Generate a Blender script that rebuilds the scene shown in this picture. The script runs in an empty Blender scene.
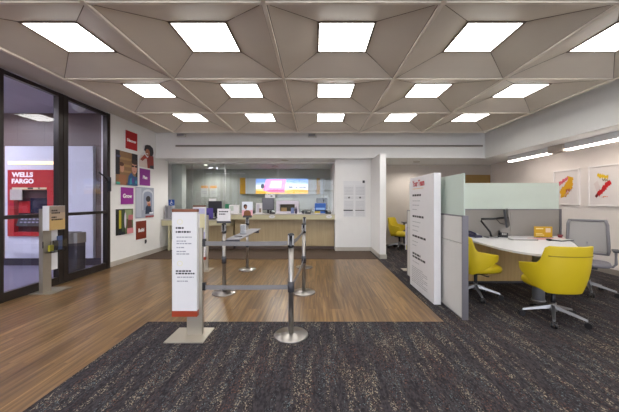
import bpy, bmesh, math, random
from mathutils import Vector, Matrix
random.seed(7)
C = bpy.context.scene.collection
PI = math.pi
# ------------------------------------------------------------------ camera, world, exposure
EYE = 1.42; FPX = 285.0; VX, VY = 316.0, 201.0
cam_d = bpy.data.cameras.new('camera'); cam = bpy.data.objects.new('camera', cam_d); C.objects.link(cam)
cam.location = (0, 0, EYE); cam.rotation_euler = (PI/2, 0, 0)
cam_d.sensor_fit = 'HORIZONTAL'; cam_d.sensor_width = 36.0; cam_d.lens = 36.0*FPX/619.0
cam_d.shift_x = (309.5-VX)/619.0; cam_d.shift_y = (VY-206.0)/619.0
cam_d.clip_start = 0.05
bpy.context.scene.camera = cam
w = bpy.data.worlds.new('world'); bpy.context.scene.world = w; w.use_nodes = True
w.node_tree.nodes['Background'].inputs[0].default_value = (0.93, 0.95, 1.0, 1)
w.node_tree.nodes['Background'].inputs[1].default_value = 5.0
vs = bpy.context.scene.view_settings
vs.view_transform = 'Standard'; vs.look = 'None'; vs.gamma = 1.0; vs.use_curve_mapping = False
vs.exposure = 0.12
PANEL_E = 10.0      # ceiling panels
VEST_E = 60.0       # added vestibule lamps, out of view
LINEAR_E = 12.0
DOWN_E = 120.0
CAN_W = 55.0

# ------------------------------------------------------------------ helpers
def s2l(h):
    h = h.lstrip('#'); o = []
    for i in (0, 2, 4):
        c = int(h[i:i+2], 16)/255.0
        o.append(c/12.92 if c <= 0.04045 else ((c+0.055)/1.055)**2.4)
    return (o[0], o[1], o[2], 1.0)
_M = {}
def mat(name, hexc, rough=0.5, metal=0.0, spec=0.5, emit=0.0, bump=0.0, bscale=200.0, var=0.0, vscale=6.0, trans=0.0, coat=0.0):
    if name in _M: return _M[name]
    m = bpy.data.materials.new(name); m.use_nodes = True
    nt = m.node_tree; b = nt.nodes['Principled BSDF']; col = s2l(hexc)
    b.inputs['Base Color'].default_value = col; b.inputs['Roughness'].default_value = rough
    b.inputs['Metallic'].default_value = metal; b.inputs['Specular IOR Level'].default_value = spec
    b.inputs['Transmission Weight'].default_value = trans; b.inputs['Coat Weight'].default_value = coat
    tc = nt.nodes.new('ShaderNodeTexCoord')
    if emit:
        b.inputs['Emission Color'].default_value = col; b.inputs['Emission Strength'].default_value = emit
    n = nt.nodes.new('ShaderNodeTexNoise'); n.inputs['Scale'].default_value = vscale; n.inputs['Detail'].default_value = 4
    nt.links.new(tc.outputs['Object'], n.inputs['Vector'])
    mx = nt.nodes.new('ShaderNodeMix'); mx.data_type = 'RGBA'
    v = var if var else 0.03
    mx.inputs[6].default_value = tuple(c*(1-v) for c in col[:3])+(1,)
    mx.inputs[7].default_value = tuple(min(1, c*(1+v)) for c in col[:3])+(1,)
    nt.links.new(n.outputs['Fac'], mx.inputs[0]); nt.links.new(mx.outputs[2], b.inputs['Base Color'])
    if bump:
        n2 = nt.nodes.new('ShaderNodeTexNoise'); n2.inputs['Scale'].default_value = bscale; n2.inputs['Detail'].default_value = 2
        nt.links.new(tc.outputs['Object'], n2.inputs['Vector'])
        bp = nt.nodes.new('ShaderNodeBump'); bp.inputs['Strength'].default_value = bump; bp.inputs['Distance'].default_value = 0.003
        nt.links.new(n2.outputs['Fac'], bp.inputs['Height']); nt.links.new(bp.outputs['Normal'], b.inputs['Normal'])
    _M[name] = m; return m
def ink(hexc, emit=0.0):
    return mat('ink_'+hexc.strip('#')+('_lit' if emit else ''), hexc, rough=0.55, emit=emit)
def glass_mat(name, tint, refl=1.0, base=0.03):
    m = bpy.data.materials.new(name); m.use_nodes = True; nt = m.node_tree; nt.nodes.clear()
    o = nt.nodes.new('ShaderNodeOutputMaterial'); t = nt.nodes.new('ShaderNodeBsdfTransparent'); g = nt.nodes.new('ShaderNodeBsdfGlossy')
    t.inputs[0].default_value = s2l(tint); g.inputs['Roughness'].default_value = 0.02
    ge = nt.nodes.new('ShaderNodeNewGeometry'); dt = nt.nodes.new('ShaderNodeVectorMath'); dt.operation = 'DOT_PRODUCT'
    nt.links.new(ge.outputs['Normal'], dt.inputs[0]); nt.links.new(ge.outputs['Incoming'], dt.inputs[1])
    def mth(op, a, b_=0.0, c_=0.0):
        q = nt.nodes.new('ShaderNodeMath'); q.operation = op; q.use_clamp = op == 'MULTIPLY_ADD'
        for k, v in enumerate((a, b_, c_)):
            if isinstance(v, (int, float)): q.inputs[k].default_value = v
            else: nt.links.new(v, q.inputs[k])
        return q.outputs[0]
    p5 = mth('POWER', mth('SUBTRACT', 1.0, mth('ABSOLUTE', dt.outputs['Value'])), 5.0)
    mx = nt.nodes.new('ShaderNodeMixShader'); nt.links.new(mth('MULTIPLY_ADD', p5, .95*refl, .04*refl+base), mx.inputs[0])
    nt.links.new(t.outputs[0], mx.inputs[1]); nt.links.new(g.outputs[0], mx.inputs[2]); nt.links.new(mx.outputs[0], o.inputs[0])
    return m

class B:
    """collects shapes into one bmesh with material slots"""
    def __init__(s): s.bm = bmesh.new(); s.mats = []; s.cur = 0
    def use(s, m):
        if m not in s.mats: s.mats.append(m)
        s.cur = s.mats.index(m); return s
    def _f(s, vs_, smooth=False):
        try: f = s.bm.faces.new(vs_)
        except ValueError: return None
        f.material_index = s.cur; f.smooth = smooth; return f
    def box(s, x0, x1, y0, y1, z0, z1, bev=0.0):
        t = bmesh.new(); bmesh.ops.create_cube(t, size=1)
        for v in t.verts: v.co = Vector(((x0+x1)/2+v.co.x*(x1-x0), (y0+y1)/2+v.co.y*(y1-y0), (z0+z1)/2+v.co.z*(z1-z0)))
        if bev: bmesh.ops.bevel(t, geom=list(t.edges), offset=bev, segments=2, profile=0.6, affect='EDGES')
        s.merge(t); return s
    def merge(s, t, M=None, smooth=False):
        mp = {}
        for v in t.verts: mp[v] = s.bm.verts.new(M @ v.co if M else v.co)
        for f in t.faces: s._f([mp[v] for v in f.verts], smooth or f.smooth)
        t.free()
    def cyl(s, p0, p1, r0, r1=None, n=20, smooth=True):
        p0 = Vector(p0); p1 = Vector(p1); r1 = r0 if r1 is None else r1
        d = (p1-p0); q = d.to_track_quat('Z', 'Y'); a = []; b = []
        for i in range(n):
            c, si = math.cos(2*PI*i/n), math.sin(2*PI*i/n)
            a.append(s.bm.verts.new(p0+q@Vector((c*r0, si*r0, 0)))); b.append(s.bm.verts.new(p1+q@Vector((c*r1, si*r1, 0))))
        for i in range(n): s._f([a[i], a[(i+1) % n], b[(i+1) % n], b[i]], smooth)
        s._f(list(reversed(a))); s._f(b); return s
    def lathe(s, prof, cx=0, cy=0, n=32):
        rings = []
        for r, z in prof:
            if r < 1e-5: rings.append([s.bm.verts.new((cx, cy, z))])
            else: rings.append([s.bm.verts.new((cx+r*math.cos(2*PI*i/n), cy+r*math.sin(2*PI*i/n), z)) for i in range(n)])
        for a, b in zip(rings, rings[1:]):
            for i in range(n):
                j = (i+1) % n
                if len(a) == 1 and len(b) == 1: continue
                if len(a) == 1: s._f([a[0], b[j], b[i]], True)
                elif len(b) == 1: s._f([a[i], a[j], b[0]], True)
                else: s._f([a[i], a[j], b[j], b[i]], True)
        return s
    def tube(s, pts, r, n=8):
        pts = [Vector(p) for p in pts]; rings = []
        for k, p in enumerate(pts):
            d = (pts[min(k+1, len(pts)-1)]-pts[max(k-1, 0)]).normalized(); q = d.to_track_quat('Z', 'Y')
            rr = r[k] if isinstance(r, (list, tuple)) else r
            rings.append([s.bm.verts.new(p+q@Vector((math.cos(2*PI*i/n)*rr, math.sin(2*PI*i/n)*rr, 0))) for i in range(n)])
        for a, b in zip(rings, rings[1:]):
            for i in range(n): s._f([a[i], a[(i+1) % n], b[(i+1) % n], b[i]], True)
        s._f(list(reversed(rings[0]))); s._f(rings[-1]); return s
    def prism(s, poly, z0, z1, axis='z'):
        def P(u, v, t): return (u, v, t) if axis == 'z' else ((u, t, v) if axis == 'y' else (t, u, v))
        a = [s.bm.verts.new(P(u, v, z0)) for u, v in poly]; b = [s.bm.verts.new(P(u, v, z1)) for u, v in poly]
        n = len(poly); s._f(list(reversed(a))); s._f(b)
        for i in range(n): s._f([a[i], a[(i+1) % n], b[(i+1) % n], b[i]])
        return s
    def ball(s, c, rx, ry, rz, n=16, sq=1.0):
        t = bmesh.new(); bmesh.ops.create_uvsphere(t, u_segments=n*2, v_segments=n, radius=1)
        for v in t.verts:
            q = [math.copysign(abs(k)**sq, k) for k in v.co]; v.co = Vector((c[0]+q[0]*rx, c[1]+q[1]*ry, c[2]+q[2]*rz))
        s.merge(t, smooth=True); return s
    def quad(s, pts): s._f([s.bm.verts.new(p) for p in pts]); return s
    def done(s, name, m=None, parent=None):
        me = bpy.data.meshes.new(name)
        if m is not None and not s.mats: s.mats = [m]
        bmesh.ops.recalc_face_normals(s.bm, faces=list(s.bm.faces))
        s.bm.to_mesh(me); s.bm.free()
        for k in s.mats: me.materials.append(k)
        o = bpy.data.objects.new(name, me); C.objects.link(o)
        if parent: o.parent = parent
        return o
def tag(o, label=None, cat=None, group=None, kind=None):
    if label: o['label'] = label
    if cat: o['category'] = cat
    if group: o['group'] = group
    if kind: o['kind'] = kind
    return o
def thing(name, label, cat, loc=(0, 0, 0), rotz=0.0, group=None):
    o = bpy.data.objects.new(name, None); C.objects.link(o); o.empty_display_size = 0.1
    o.location = loc; o.rotation_euler = (0, 0, rotz); return tag(o, label, cat, group)
def struct(name, b, m=None, parent=None):
    o = b.done(name, m, parent)
    if not parent: o['kind'] = 'structure'
    return o
def dup(root, loc, rotz, label, group=None):
    r = root.copy(); C.objects.link(r); r.location = loc; r.rotation_euler = (0, 0, rotz); r['label'] = label
    if group: r['group'] = group
    for ch in list(root.children):
        c = ch.copy(); C.objects.link(c); c.parent = r
        for g in list(ch.children):
            d = g.copy(); C.objects.link(d); d.parent = c
    return r
def ell(cx, cz, rx, rz, n=20, a=0.0):
    return [(cx+rx*math.cos(2*PI*i/n)*math.cos(a)-rz*math.sin(2*PI*i/n)*math.sin(a), cz+rx*math.cos(2*PI*i/n)*math.sin(a)+rz*math.sin(2*PI*i/n)*math.cos(a)) for i in range(n)]
def rect(x0, z0, x1, z1): return [(x0, z0), (x1, z0), (x1, z1), (x0, z1)]
def printed(name, parent, W, H, x0, z0, y, shapes, step=0.0006, lit=0.0):
    """ink shapes (unit coordinates) printed on a face that looks along local -y"""
    b = B(); k = 0
    for colr, poly in shapes:
        k += 1
        pts = [(min(1, max(0, u)), min(1, max(0, v))) for u, v in poly]
        b.use(ink(colr, lit)).quad([(x0+u*W, y-k*step, z0+v*H) for u, v in pts])
    return b.done(name, None, parent)
def words(rows, x0, x1, colr, parent, W, H, ox, oz, y, name='printed_text'):
    """rows of small word-like marks: (v, height, fill fraction)"""
    rnd = random.Random(len(rows)*13+int(rows[0][0]*1000)); b = B().use(ink(colr))
    for v, h, fr in rows:
        u = x0; end = x0+(x1-x0)*fr
        while u < end-0.01:
            wd = min(rnd.uniform(0.05, 0.14), end-u)
            b.quad([(ox+u*W, y, oz+v*H), (ox+(u+wd)*W, y, oz+v*H), (ox+(u+wd)*W, y, oz+(v+h)*H), (ox+u*W, y, oz+(v+h)*H)]); u += wd+0.022
    return b.done(name, None, parent)
def text(body, size, m, parent, loc, name='lettering', align='CENTER', off=0.0, ext=0.0008, sx=1.0, rot=(PI/2, 0, 0)):
    cu = bpy.data.curves.new(name, 'FONT'); cu.body = body; cu.size = size; cu.align_x = align; cu.align_y = 'CENTER'
    cu.offset = off; cu.extrude = ext; cu.resolution_u = 3; cu.space_line = 0.85
    t = bpy.data.objects.new(name, cu); C.objects.link(t)
    bpy.context.view_layer.update()
    me = bpy.data.meshes.new_from_object(t.evaluated_get(bpy.context.evaluated_depsgraph_get()))
    bpy.data.objects.remove(t); bpy.data.curves.remove(cu)
    me.materials.clear(); me.materials.append(m)
    R = Matrix.Rotation(rot[0], 4, 'X'); me.transform(Matrix.Translation(loc) @ R @ Matrix.Diagonal((sx, 1, 1, 1)))
    o = bpy.data.objects.new(name, me); C.objects.link(o); o.parent = parent; return o

# ------------------------------------------------------------------ materials
M_wall = mat('white_wall_paint', '#e9e8e6', 0.75, bump=0.05, bscale=300)
M_beige = mat('beige_wall_paint', '#b8afa6', 0.8, bump=0.05, bscale=300)
M_right = mat('warm_white_wall_paint', '#e2d9d3', 0.75, bump=0.05, bscale=300)
M_coffer = mat('taupe_ceiling_panel', '#d2c8bb', 0.55, bump=0.12, bscale=120, var=0.05, vscale=3)
M_perim = mat('pale_ceiling_plaster', '#c9c4bc', 0.7)
M_bead = mat('ceiling_grid_bead', '#e2d8ca', 0.5)
M_base = mat('grey_baseboard', '#b9b2a9', 0.6)
M_steel = mat('brushed_stainless', '#a09c98', 0.3, metal=1.0, bump=0.03, bscale=400)
M_alu = mat('polished_aluminium', '#8e8e90', 0.42, metal=.9)
M_nickel = mat('satin_nickel_plate', '#b4ada0', 0.42, metal=0.75)
M_black = mat('black_plastic', '#17161a', 0.4)
M_dark = mat('dark_grey_plastic', '#3c3c42', 0.45)
M_white = mat('white_laminate', '#d9d8da', 0.35)
M_paper = mat('white_paper', '#dddbdd', 0.6)
M_frame = mat('dark_bronze_frame', '#37312f', 0.35, metal=0.5)
M_grey = mat('grey_laminate', '#cbc9c5', 0.45)
M_gedge = mat('grey_panel_edge', '#77747a', 0.35, metal=0.4)
M_fabric = mat('grey_panel_fabric', '#8d8883', 0.9, bump=0.2, bscale=600)
M_frost = mat('frosted_green_glass', '#d6e2d8', 0.35, trans=0.35, spec=0.6)
M_yellow = mat('yellow_upholstery', '#c6ad11', 0.55, bump=0.08, bscale=500, var=0.04)
M_belt = mat('grey_belt_webbing', '#7b7878', 0.7, bump=0.2, bscale=900)
M_lamp = mat('lit_ceiling_diffuser', '#fffdf8', 0.5, emit=PANEL_E)
M_vlamp = mat('added_vestibule_lamp', '#f2f2ff', 0.5, emit=VEST_E)
M_llamp = mat('lit_linear_diffuser', '#fff4ea', 0.5, emit=LINEAR_E)
M_down = mat('lit_downlight_lens', '#fff8ee', 0.5, emit=DOWN_E)
M_winglass = glass_mat('window_glass', '#f2f4fb', 1.3, 0.03)
M_tglass = glass_mat('teller_glass', '#e9edec', 0.6, 0.02)
M_clear = glass_mat('clear_acrylic', '#eef0f2', 1.0, 0.06)
M_apron = mat('pale_olive_laminate', '#c6be9a', 0.45)
M_red = mat('red_fascia', '#b3262f', 0.4)
M_brown = mat('brown_walkoff_carpet', '#4f3f33', 0.95, bump=0.4, bscale=300, var=0.25, vscale=120)

def wood_mat(name, c1, c2, c3, rough, plank_w, plank_l, rot):
    m = bpy.data.materials.new(name); m.use_nodes = True; nt = m.node_tree; b = nt.nodes['Principled BSDF']; L = nt.links.new
    tc = nt.nodes.new('ShaderNodeTexCoord'); mp = nt.nodes.new('ShaderNodeMapping'); mp.inputs['Rotation'].default_value = rot
    L(tc.outputs['Object'], mp.inputs['Vector'])
    br = nt.nodes.new('ShaderNodeTexBrick'); br.inputs['Scale'].default_value = 1.0; br.inputs['Brick Width'].default_value = plank_l
    br.inputs['Row Height'].default_value = plank_w; br.inputs['Mortar Size'].default_value = 0.0015; br.inputs['Bias'].default_value = 0.0
    br.inputs['Color1'].default_value = (0, 0, 0, 1); br.inputs['Color2'].default_value = (1, 1, 1, 1); br.inputs['Mortar'].default_value = (0.1, 0.1, 0.1, 1)
    br.offset = 0.37; L(mp.outputs[0], br.inputs['Vector'])
    m2 = nt.nodes.new('ShaderNodeMapping'); m2.inputs['Scale'].default_value = (0.8, 19, 19); L(mp.outputs[0], m2.inputs['Vector'])
    ad = nt.nodes.new('ShaderNodeVectorMath'); ad.operation = 'ADD'; L(m2.outputs[0], ad.inputs[0])
    sc = nt.nodes.new('ShaderNodeVectorMath'); sc.operation = 'SCALE'; sc.inputs['Scale'].default_value = 7.0; L(br.outputs['Color'], sc.inputs[0]); L(sc.outputs[0], ad.inputs[1])
    n = nt.nodes.new('ShaderNodeTexNoise'); n.inputs['Scale'].default_value = 1.6; n.inputs['Detail'].default_value = 6; n.inputs['Distortion'].default_value = 0.6; L(ad.outputs[0], n.inputs['Vector'])
    r = nt.nodes.new('ShaderNodeValToRGB'); r.color_ramp.elements[0].position = 0.28; r.color_ramp.elements[1].position = 0.75
    r.color_ramp.elements[0].color = s2l(c1); r.color_ramp.elements[1].color = s2l(c3); e = r.color_ramp.elements.new(0.5); e.color = s2l(c2)
    L(n.outputs['Fac'], r.inputs[0])
    hs = nt.nodes.new('ShaderNodeHueSaturation'); mr = nt.nodes.new('ShaderNodeMapRange'); mr.inputs[3].default_value = 0.86; mr.inputs[4].default_value = 1.14
    L(br.outputs['Color'], mr.inputs[0]); L(mr.outputs[0], hs.inputs['Value']); L(r.outputs[0], hs.inputs['Color']); L(hs.outputs[0], b.inputs['Base Color'])
    b.inputs['Roughness'].default_value = rough
    bp = nt.nodes.new('ShaderNodeBump'); bp.inputs['Strength'].default_value = 0.03; bp.inputs['Distance'].default_value = 0.001; L(n.outputs['Fac'], bp.inputs['Height']); L(bp.outputs[0], b.inputs['Normal'])
    return m
M_wood = wood_mat('plank_floor', '#4a3521', '#6e5434', '#95754c', 0.31, 0.18, 1.25, (0, 0, PI/2))
def laminate(name, c1, c2):
    m = bpy.data.materials.new(name); m.use_nodes = True; nt = m.node_tree; b = nt.nodes['Principled BSDF']; L = nt.links.new
    tc = nt.nodes.new('ShaderNodeTexCoord'); mp = nt.nodes.new('ShaderNodeMapping'); mp.inputs['Scale'].default_value = (22, 22, 1.2); L(tc.outputs['Object'], mp.inputs['Vector'])
    n = nt.nodes.new('ShaderNodeTexNoise'); n.inputs['Scale'].default_value = 1.5; n.inputs['Detail'].default_value = 3; L(mp.outputs[0], n.inputs['Vector'])
    x = nt.nodes.new('ShaderNodeMix'); x.data_type = 'RGBA'; x.inputs[6].default_value = s2l(c1); x.inputs[7].default_value = s2l(c2); L(n.outputs['Fac'], x.inputs[0])
    L(x.outputs[2], b.inputs['Base Color']); b.inputs['Roughness'].default_value = .45; return m
M_panelwood = laminate('blond_wood_laminate', '#a08c68', '#bda983')
M_deskwood = laminate('honey_wood_laminate', '#b09058', '#d2b47c')
M_doorwood = mat('oak_door', '#96763f', 0.5, var=0.1, vscale=8)

def carpet_mat():
    m = bpy.data.materials.new('charcoal_carpet'); m.use_nodes = True; nt = m.node_tree; b = nt.nodes['Principled BSDF']; L = nt.links.new
    tc = nt.nodes.new('ShaderNodeTexCoord')
    def nz(scale, st, det=2, off=0):
        mp = nt.nodes.new('ShaderNodeMapping'); mp.inputs['Scale'].default_value = st; mp.inputs['Location'].default_value = (off, off, off); L(tc.outputs['Object'], mp.inputs['Vector'])
        n = nt.nodes.new('ShaderNodeTexNoise'); n.inputs['Scale'].default_value = scale; n.inputs['Detail'].default_value = det; L(mp.outputs[0], n.inputs['Vector']); return n
    def ramp(n, a, c):
        r = nt.nodes.new('ShaderNodeMapRange'); r.inputs[1].default_value = a; r.inputs[2].default_value = c; L(n.outputs['Fac'], r.inputs[0]); return r
    def mix(f, a, c):
        x = nt.nodes.new('ShaderNodeMix'); x.data_type = 'RGBA'; L(f, x.inputs[0])
        if isinstance(a, str): x.inputs[6].default_value = s2l(a)
        else: L(a, x.inputs[6])
        x.inputs[7].default_value = s2l(c); return x.outputs[2]
    col = mix(ramp(nz(60, (1, .4, 1)), .35, .65).outputs[0], '#242125', '#3c383b')
    def masked(scale, st, a, c, mscale, mst, ma, mc, off):
        f = ramp(nz(scale, st, 1, off), a, c); g = ramp(nz(mscale, mst, 2, off+3), ma, mc)
        mu = nt.nodes.new('ShaderNodeMath'); mu.operation = 'MULTIPLY'; L(f.outputs[0], mu.inputs[0]); L(g.outputs[0], mu.inputs[1]); return mu.outputs[0]
    col = mix(masked(110, (1.1, .6, 1), .58, .64, 1.0, (14, 1.6, 1), .5, .6, 1), col, '#8f8473')
    col = mix(masked(105, (1.1, .6, 1), .62, .68, 1.0, (9, 1.4, 1), .45, .6, 9), col, '#66483c')
    col = mix(masked(105, (1.1, .6, 1), .62, .68, 1.0, (9, 1.4, 1), .45, .6, 17), col, '#5b666a')
    L(col, b.inputs['Base Color']); b.inputs['Roughness'].default_value = 0.95; b.inputs['Specular IOR Level'].default_value = 0.15
    bp = nt.nodes.new('ShaderNodeBump'); bp.inputs['Strength'].default_value = 0.5; bp.inputs['Distance'].default_value = 0.004; L(nz(160, (1, 1, 1)).outputs['Fac'], bp.inputs['Height']); L(bp.outputs[0], b.inputs['Normal'])
    return m
M_carpet = carpet_mat()
def tile_mat(name, c1, c2, mortar, bw, rh, rot, rough=0.4):
    m = bpy.data.materials.new(name); m.use_nodes = True; nt = m.node_tree; b = nt.nodes['Principled BSDF']; L = nt.links.new
    tc = nt.nodes.new('ShaderNodeTexCoord'); mp = nt.nodes.new('ShaderNodeMapping'); mp.inputs['Rotation'].default_value = rot; L(tc.outputs['Object'], mp.inputs['Vector'])
    br = nt.nodes.new('ShaderNodeTexBrick'); br.offset = 0.0; br.inputs['Scale'].default_value = 1.0; br.inputs['Brick Width'].default_value = bw; br.inputs['Row Height'].default_value = rh
    br.inputs['Mortar Size'].default_value = 0.003; br.inputs['Color1'].default_value = s2l(c1); br.inputs['Color2'].default_value = s2l(c2); br.inputs['Mortar'].default_value = s2l(mortar)
    L(mp.outputs[0], br.inputs['Vector']); L(br.outputs['Color'], b.inputs['Base Color']); b.inputs['Roughness'].default_value = rough; return m
M_vtile = tile_mat('taupe_wall_tile', '#76635f', '#6d5b58', '#5b4b49', 0.6, 0.62, (PI/2, 0, 0))
M_vfloor = mat('grey_vestibule_floor', '#77738a', 0.5, var=0.2, vscale=60)

# ------------------------------------------------------------------ room shell
XL, XR = -4.4, 5.7
YB = -2.6                      # wall behind the camera
SOF = 7.84; ZS = 2.6; ZC = 3.3
struct('floor', B().box(-4.4, 5.7, YB, 9.3, -0.1, 0.0), M_wood)
b = B(); b.box(-1.97, 5.7, YB, 3.34, 0.0, 0.006); b.box(1.505, 5.7, 3.34, 9.3, 0.0, 0.006)
struct('floor', b, M_carpet)
struct('floor', B().box(-4.385, 1.505, 6.95, 8.4, 0.0, 0.006), M_brown)
struct('floor', B().box(-6.2, 0.54, 8.45, 10.6, -0.1, 0.001), M_brown)
# left wall beyond the window
struct('wall_left', B().box(-4.55, XL, 6.04, 8.47, 0, ZC), M_wall)
struct('wall_left', B().box(-4.55, XL, YB, -1.2, 0, ZC), M_wall)
struct('baseboard_left', B().box(XL, XL+0.015, 6.06, 8.45, 0.0065, 0.11), M_base)
b = B(); b.box(-8.0, -3.6, YB-.1, YB, 0, ZC); b.box(4.6, XR+.1, YB-.1, YB, 0, ZC); b.box(-3.6, 4.6, YB-.1, YB, 2.95, ZC); b.box(-3.6, 4.6, YB-.1, YB, 0, .15)
struct('wall_front', b, M_wall)
b = B()
for x in (-3.6, -1.56, .5, 2.54, 4.54): b.box(x, x+.06, YB-.09, YB-.01, .15, 2.95)
for z in (.15, 2.1, 2.89): b.box(-3.54, 4.54, YB-.08, YB-.02, z, z+.06)
wfr = struct('added_window', b, M_frame)  # window added in the unseen wall to bring daylight onto soffits and walls
b = B(); b.quad([(-3.55, YB-.05, .2), (4.55, YB-.05, .2), (4.55, YB-.05, 2.9), (-3.55, YB-.05, 2.9)]); b.done('window_pane', M_winglass, wfr)
struct('floor', B().box(-9, 8, YB-6, YB-.1, -.2, -.12), mat('pavement', '#8a8884', .9))
pd = bpy.data.lights.new('added_window_portal', 'AREA'); pd.shape = 'RECTANGLE'; pd.size = 8.2; pd.size_y = 2.8; pd.cycles.is_portal = True
po = bpy.data.objects.new('added_window_portal', pd); C.objects.link(po); po.location = (.5, YB-.12, 1.55); po.rotation_euler = (PI/2, 0, PI)
struct('wall_right', B().box(XR, XR+.1, YB, 9.4, 0, ZC), M_right)
struct('baseboard_right', B().box(XR-.015, XR, YB, 9.3, 0.0065, 0.11), mat('taupe_baseboard', '#8f857c', .6))
struct('wall_back', B().box(1.715, XR, 9.3, 9.4, 0, ZS+.02), M_beige)
struct('baseboard_back', B().box(1.715, XR-.02, 9.285, 9.3, 0.0065, 0.11), M_base)
struct('wall_center', B().box(0.54, 1.715, 8.1, 10.6, 0, ZS), M_wall)
struct('wall_wing', B().box(1.567, 1.715, 6.98, 8.1, 0, ZS-.015), M_wall)
b = B(); b.box(0.54, 1.552, 8.085, 8.1, 0.0065, .11); b.box(1.552, 1.567, 6.965, 8.1, 0.0065, .11); b.box(1.552, 1.73, 6.965, 6.98, 0.0065, .11)
struct('baseboard_center', b, M_base)
struct('wall_teller', B().box(-6.3, 0.54, 10.6, 10.7, 0, ZS), mat('grey_back_wall_paint', '#bfbfba', .7))
struct('wall_teller_left', B().box(-6.3, -6.2, 8.3, 10.6, 0, ZS), M_wall)
struct('wall_teller_left', B().box(-6.2, -4.55, 8.37, 8.47, 0, ZS), M_wall)
struct('trim_1', B().box(-4.78, -4.33, 9.2, 9.5, 0, ZS), mat('white_column_paint', '#dcdcdb', .6))
# soffits and low ceiling
struct('ceiling', B().box(-6.3, XR, SOF, 10.7, ZS, ZC), M_wall)
struct('ceiling', B().box(4.65, XR, YB, SOF, ZS, ZC), M_wall)
struct('ceiling', B().box(-4.55, 4.65, YB, SOF, ZC, ZC+.1), M_perim)
struct('trim_2', B().box(-4.4, 4.65, SOF-.03, SOF, ZS-.005, ZS+.03), M_wall)
# coffered ceiling: 5 ft square shallow pyramids with a lamp at the top of each
XG = [-3.50+1.5265*i for i in range(6)]
YG = [2.435+1.5266*i for i in range(-3, 4)]
ZG, ZP, HW = 3.12, 3.247, 0.30
b = B()
for i in range(5):
    for j in range(6):
        x0, x1, y0, y1 = XG[i], XG[i+1], YG[j], YG[j+1]; cx, cy = (x0+x1)/2, (y0+y1)/2
        g = 0.026
        o = [(x0+g, y0+g), (x1-g, y0+g), (x1-g, y1-g), (x0+g, y1-g)]; q = [(cx-HW, cy-HW), (cx+HW, cy-HW), (cx+HW, cy+HW), (cx-HW, cy+HW)]
        for k in range(4):
            l = (k+1) % 4; b.quad([(*o[k], ZG), (*o[l], ZG), (*q[l], ZP), (*q[k], ZP)])
coff = struct('ceiling', b, M_coffer)
b = B()
for x in XG: b.box(x-.03, x+.03, YG[0], YG[-1], ZG+.003, ZG+.006)
for y in YG: b.box(XG[0], XG[-1], y-.03, y+.03, ZG+.003, ZG+.006)
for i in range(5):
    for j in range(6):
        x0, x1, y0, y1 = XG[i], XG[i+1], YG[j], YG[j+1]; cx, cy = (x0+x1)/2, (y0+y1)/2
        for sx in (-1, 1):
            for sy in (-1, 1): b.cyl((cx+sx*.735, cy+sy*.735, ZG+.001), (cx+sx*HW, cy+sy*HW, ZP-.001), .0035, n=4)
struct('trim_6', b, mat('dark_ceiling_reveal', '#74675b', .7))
b = B()
for x in XG: b.box(x-.019, x+.019, YG[0]-.02, YG[-1]+.02, ZG-.022, ZG+.004, .004)
for y in YG: b.box(XG[0]-.02, XG[-1]+.02, y-.017, y+.017, ZG-.016, ZG+.003, .004)
# outer upstand of the coffer field
for x in (XG[0]-.02, XG[-1]+.012): b.box(x, x+.008, YG[0], YG[-1], ZG, ZC)
for y in (YG[0]-.02, YG[-1]+.012): b.box(XG[0], XG[-1], y, y+.008, ZG, ZC)
struct('trim_3', b, M_bead)
rown = ['', '', '', 'in the nearest row', 'in the middle row', 'in the farthest row by the soffit']
coln = ['leftmost above the window side', 'second from the left', 'in the central column', 'second from the right', 'rightmost beside the white soffit']
proto = None
for j in range(5, -1, -1):
    for i in range(5):
        cx, cy = (XG[i]+XG[i+1])/2, (YG[j]+YG[j+1])/2
        lab = 'square ceiling light %s, %s' % (rown[j], coln[i]) if j > 2 else 'square lit ceiling panel in a coffer above or behind the viewer'
        grp = 'square ceiling light panels' if j > 2 else 'ceiling light panels above the viewer'
        if proto is None:
            proto = thing('ceiling_light', lab, 'ceiling light', (cx, cy, ZP), 0, grp)
            f = B(); t = .02
            f.box(-HW, HW, -HW, -HW+t, -.008, .012); f.box(-HW, HW, HW-t, HW, -.008, .012); f.box(-HW, -HW+t, -HW+t, HW-t, -.008, .012); f.box(HW-t, HW, -HW+t, HW-t, -.008, .012)
            f.done('light_frame', mat('bronze_light_frame', '#6e6055', .4), proto)
            B().box(-HW+t, HW-t, -HW+t, HW-t, .0, .01).done('diffuser', M_lamp, proto)
        else: dup(proto, (cx, cy, ZP), 0, lab, grp)
# slot diffuser on the back soffit
t = thing('air_slot_vent', 'long thin black slot vent running across the white back soffit', 'vent', (0, SOF-.03, 2.93))
B().box(-3.85, 4.57, .0, .0295, -.012, .012).done('slot', M_dark, t)
b = B(); b.box(-3.85, 4.57, -.012, .0295, .012, .026); b.box(-3.85, 4.57, -.012, .0295, -.026, -.012); b.done('slot_frame', M_base, t)
# speakers on soffit
def speaker(x, z, lab):
    t = thing('wall_speaker', lab, 'speaker', (x, SOF, z), 0, 'small speakers on the back soffit')
    B().box(-.02, .02, -.04, 0, -.03, .03).done('bracket', M_dark, t)
    B().box(-.11, .11, -.15, -.04, -.045, .05, .012).done('speaker_body', M_grey, t)
    B().box(-.09, .09, -.155, -.1505, -.03, .035).done('grille', mat('mid_grey_case', '#97959b', .5), t)
speaker((183-VX)*SOF/FPX, 3.2, 'small grey speaker box on the soffit near the left wall posters')
speaker((312-VX)*SOF/FPX, 3.2, 'small grey speaker box at the middle of the back soffit')

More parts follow.
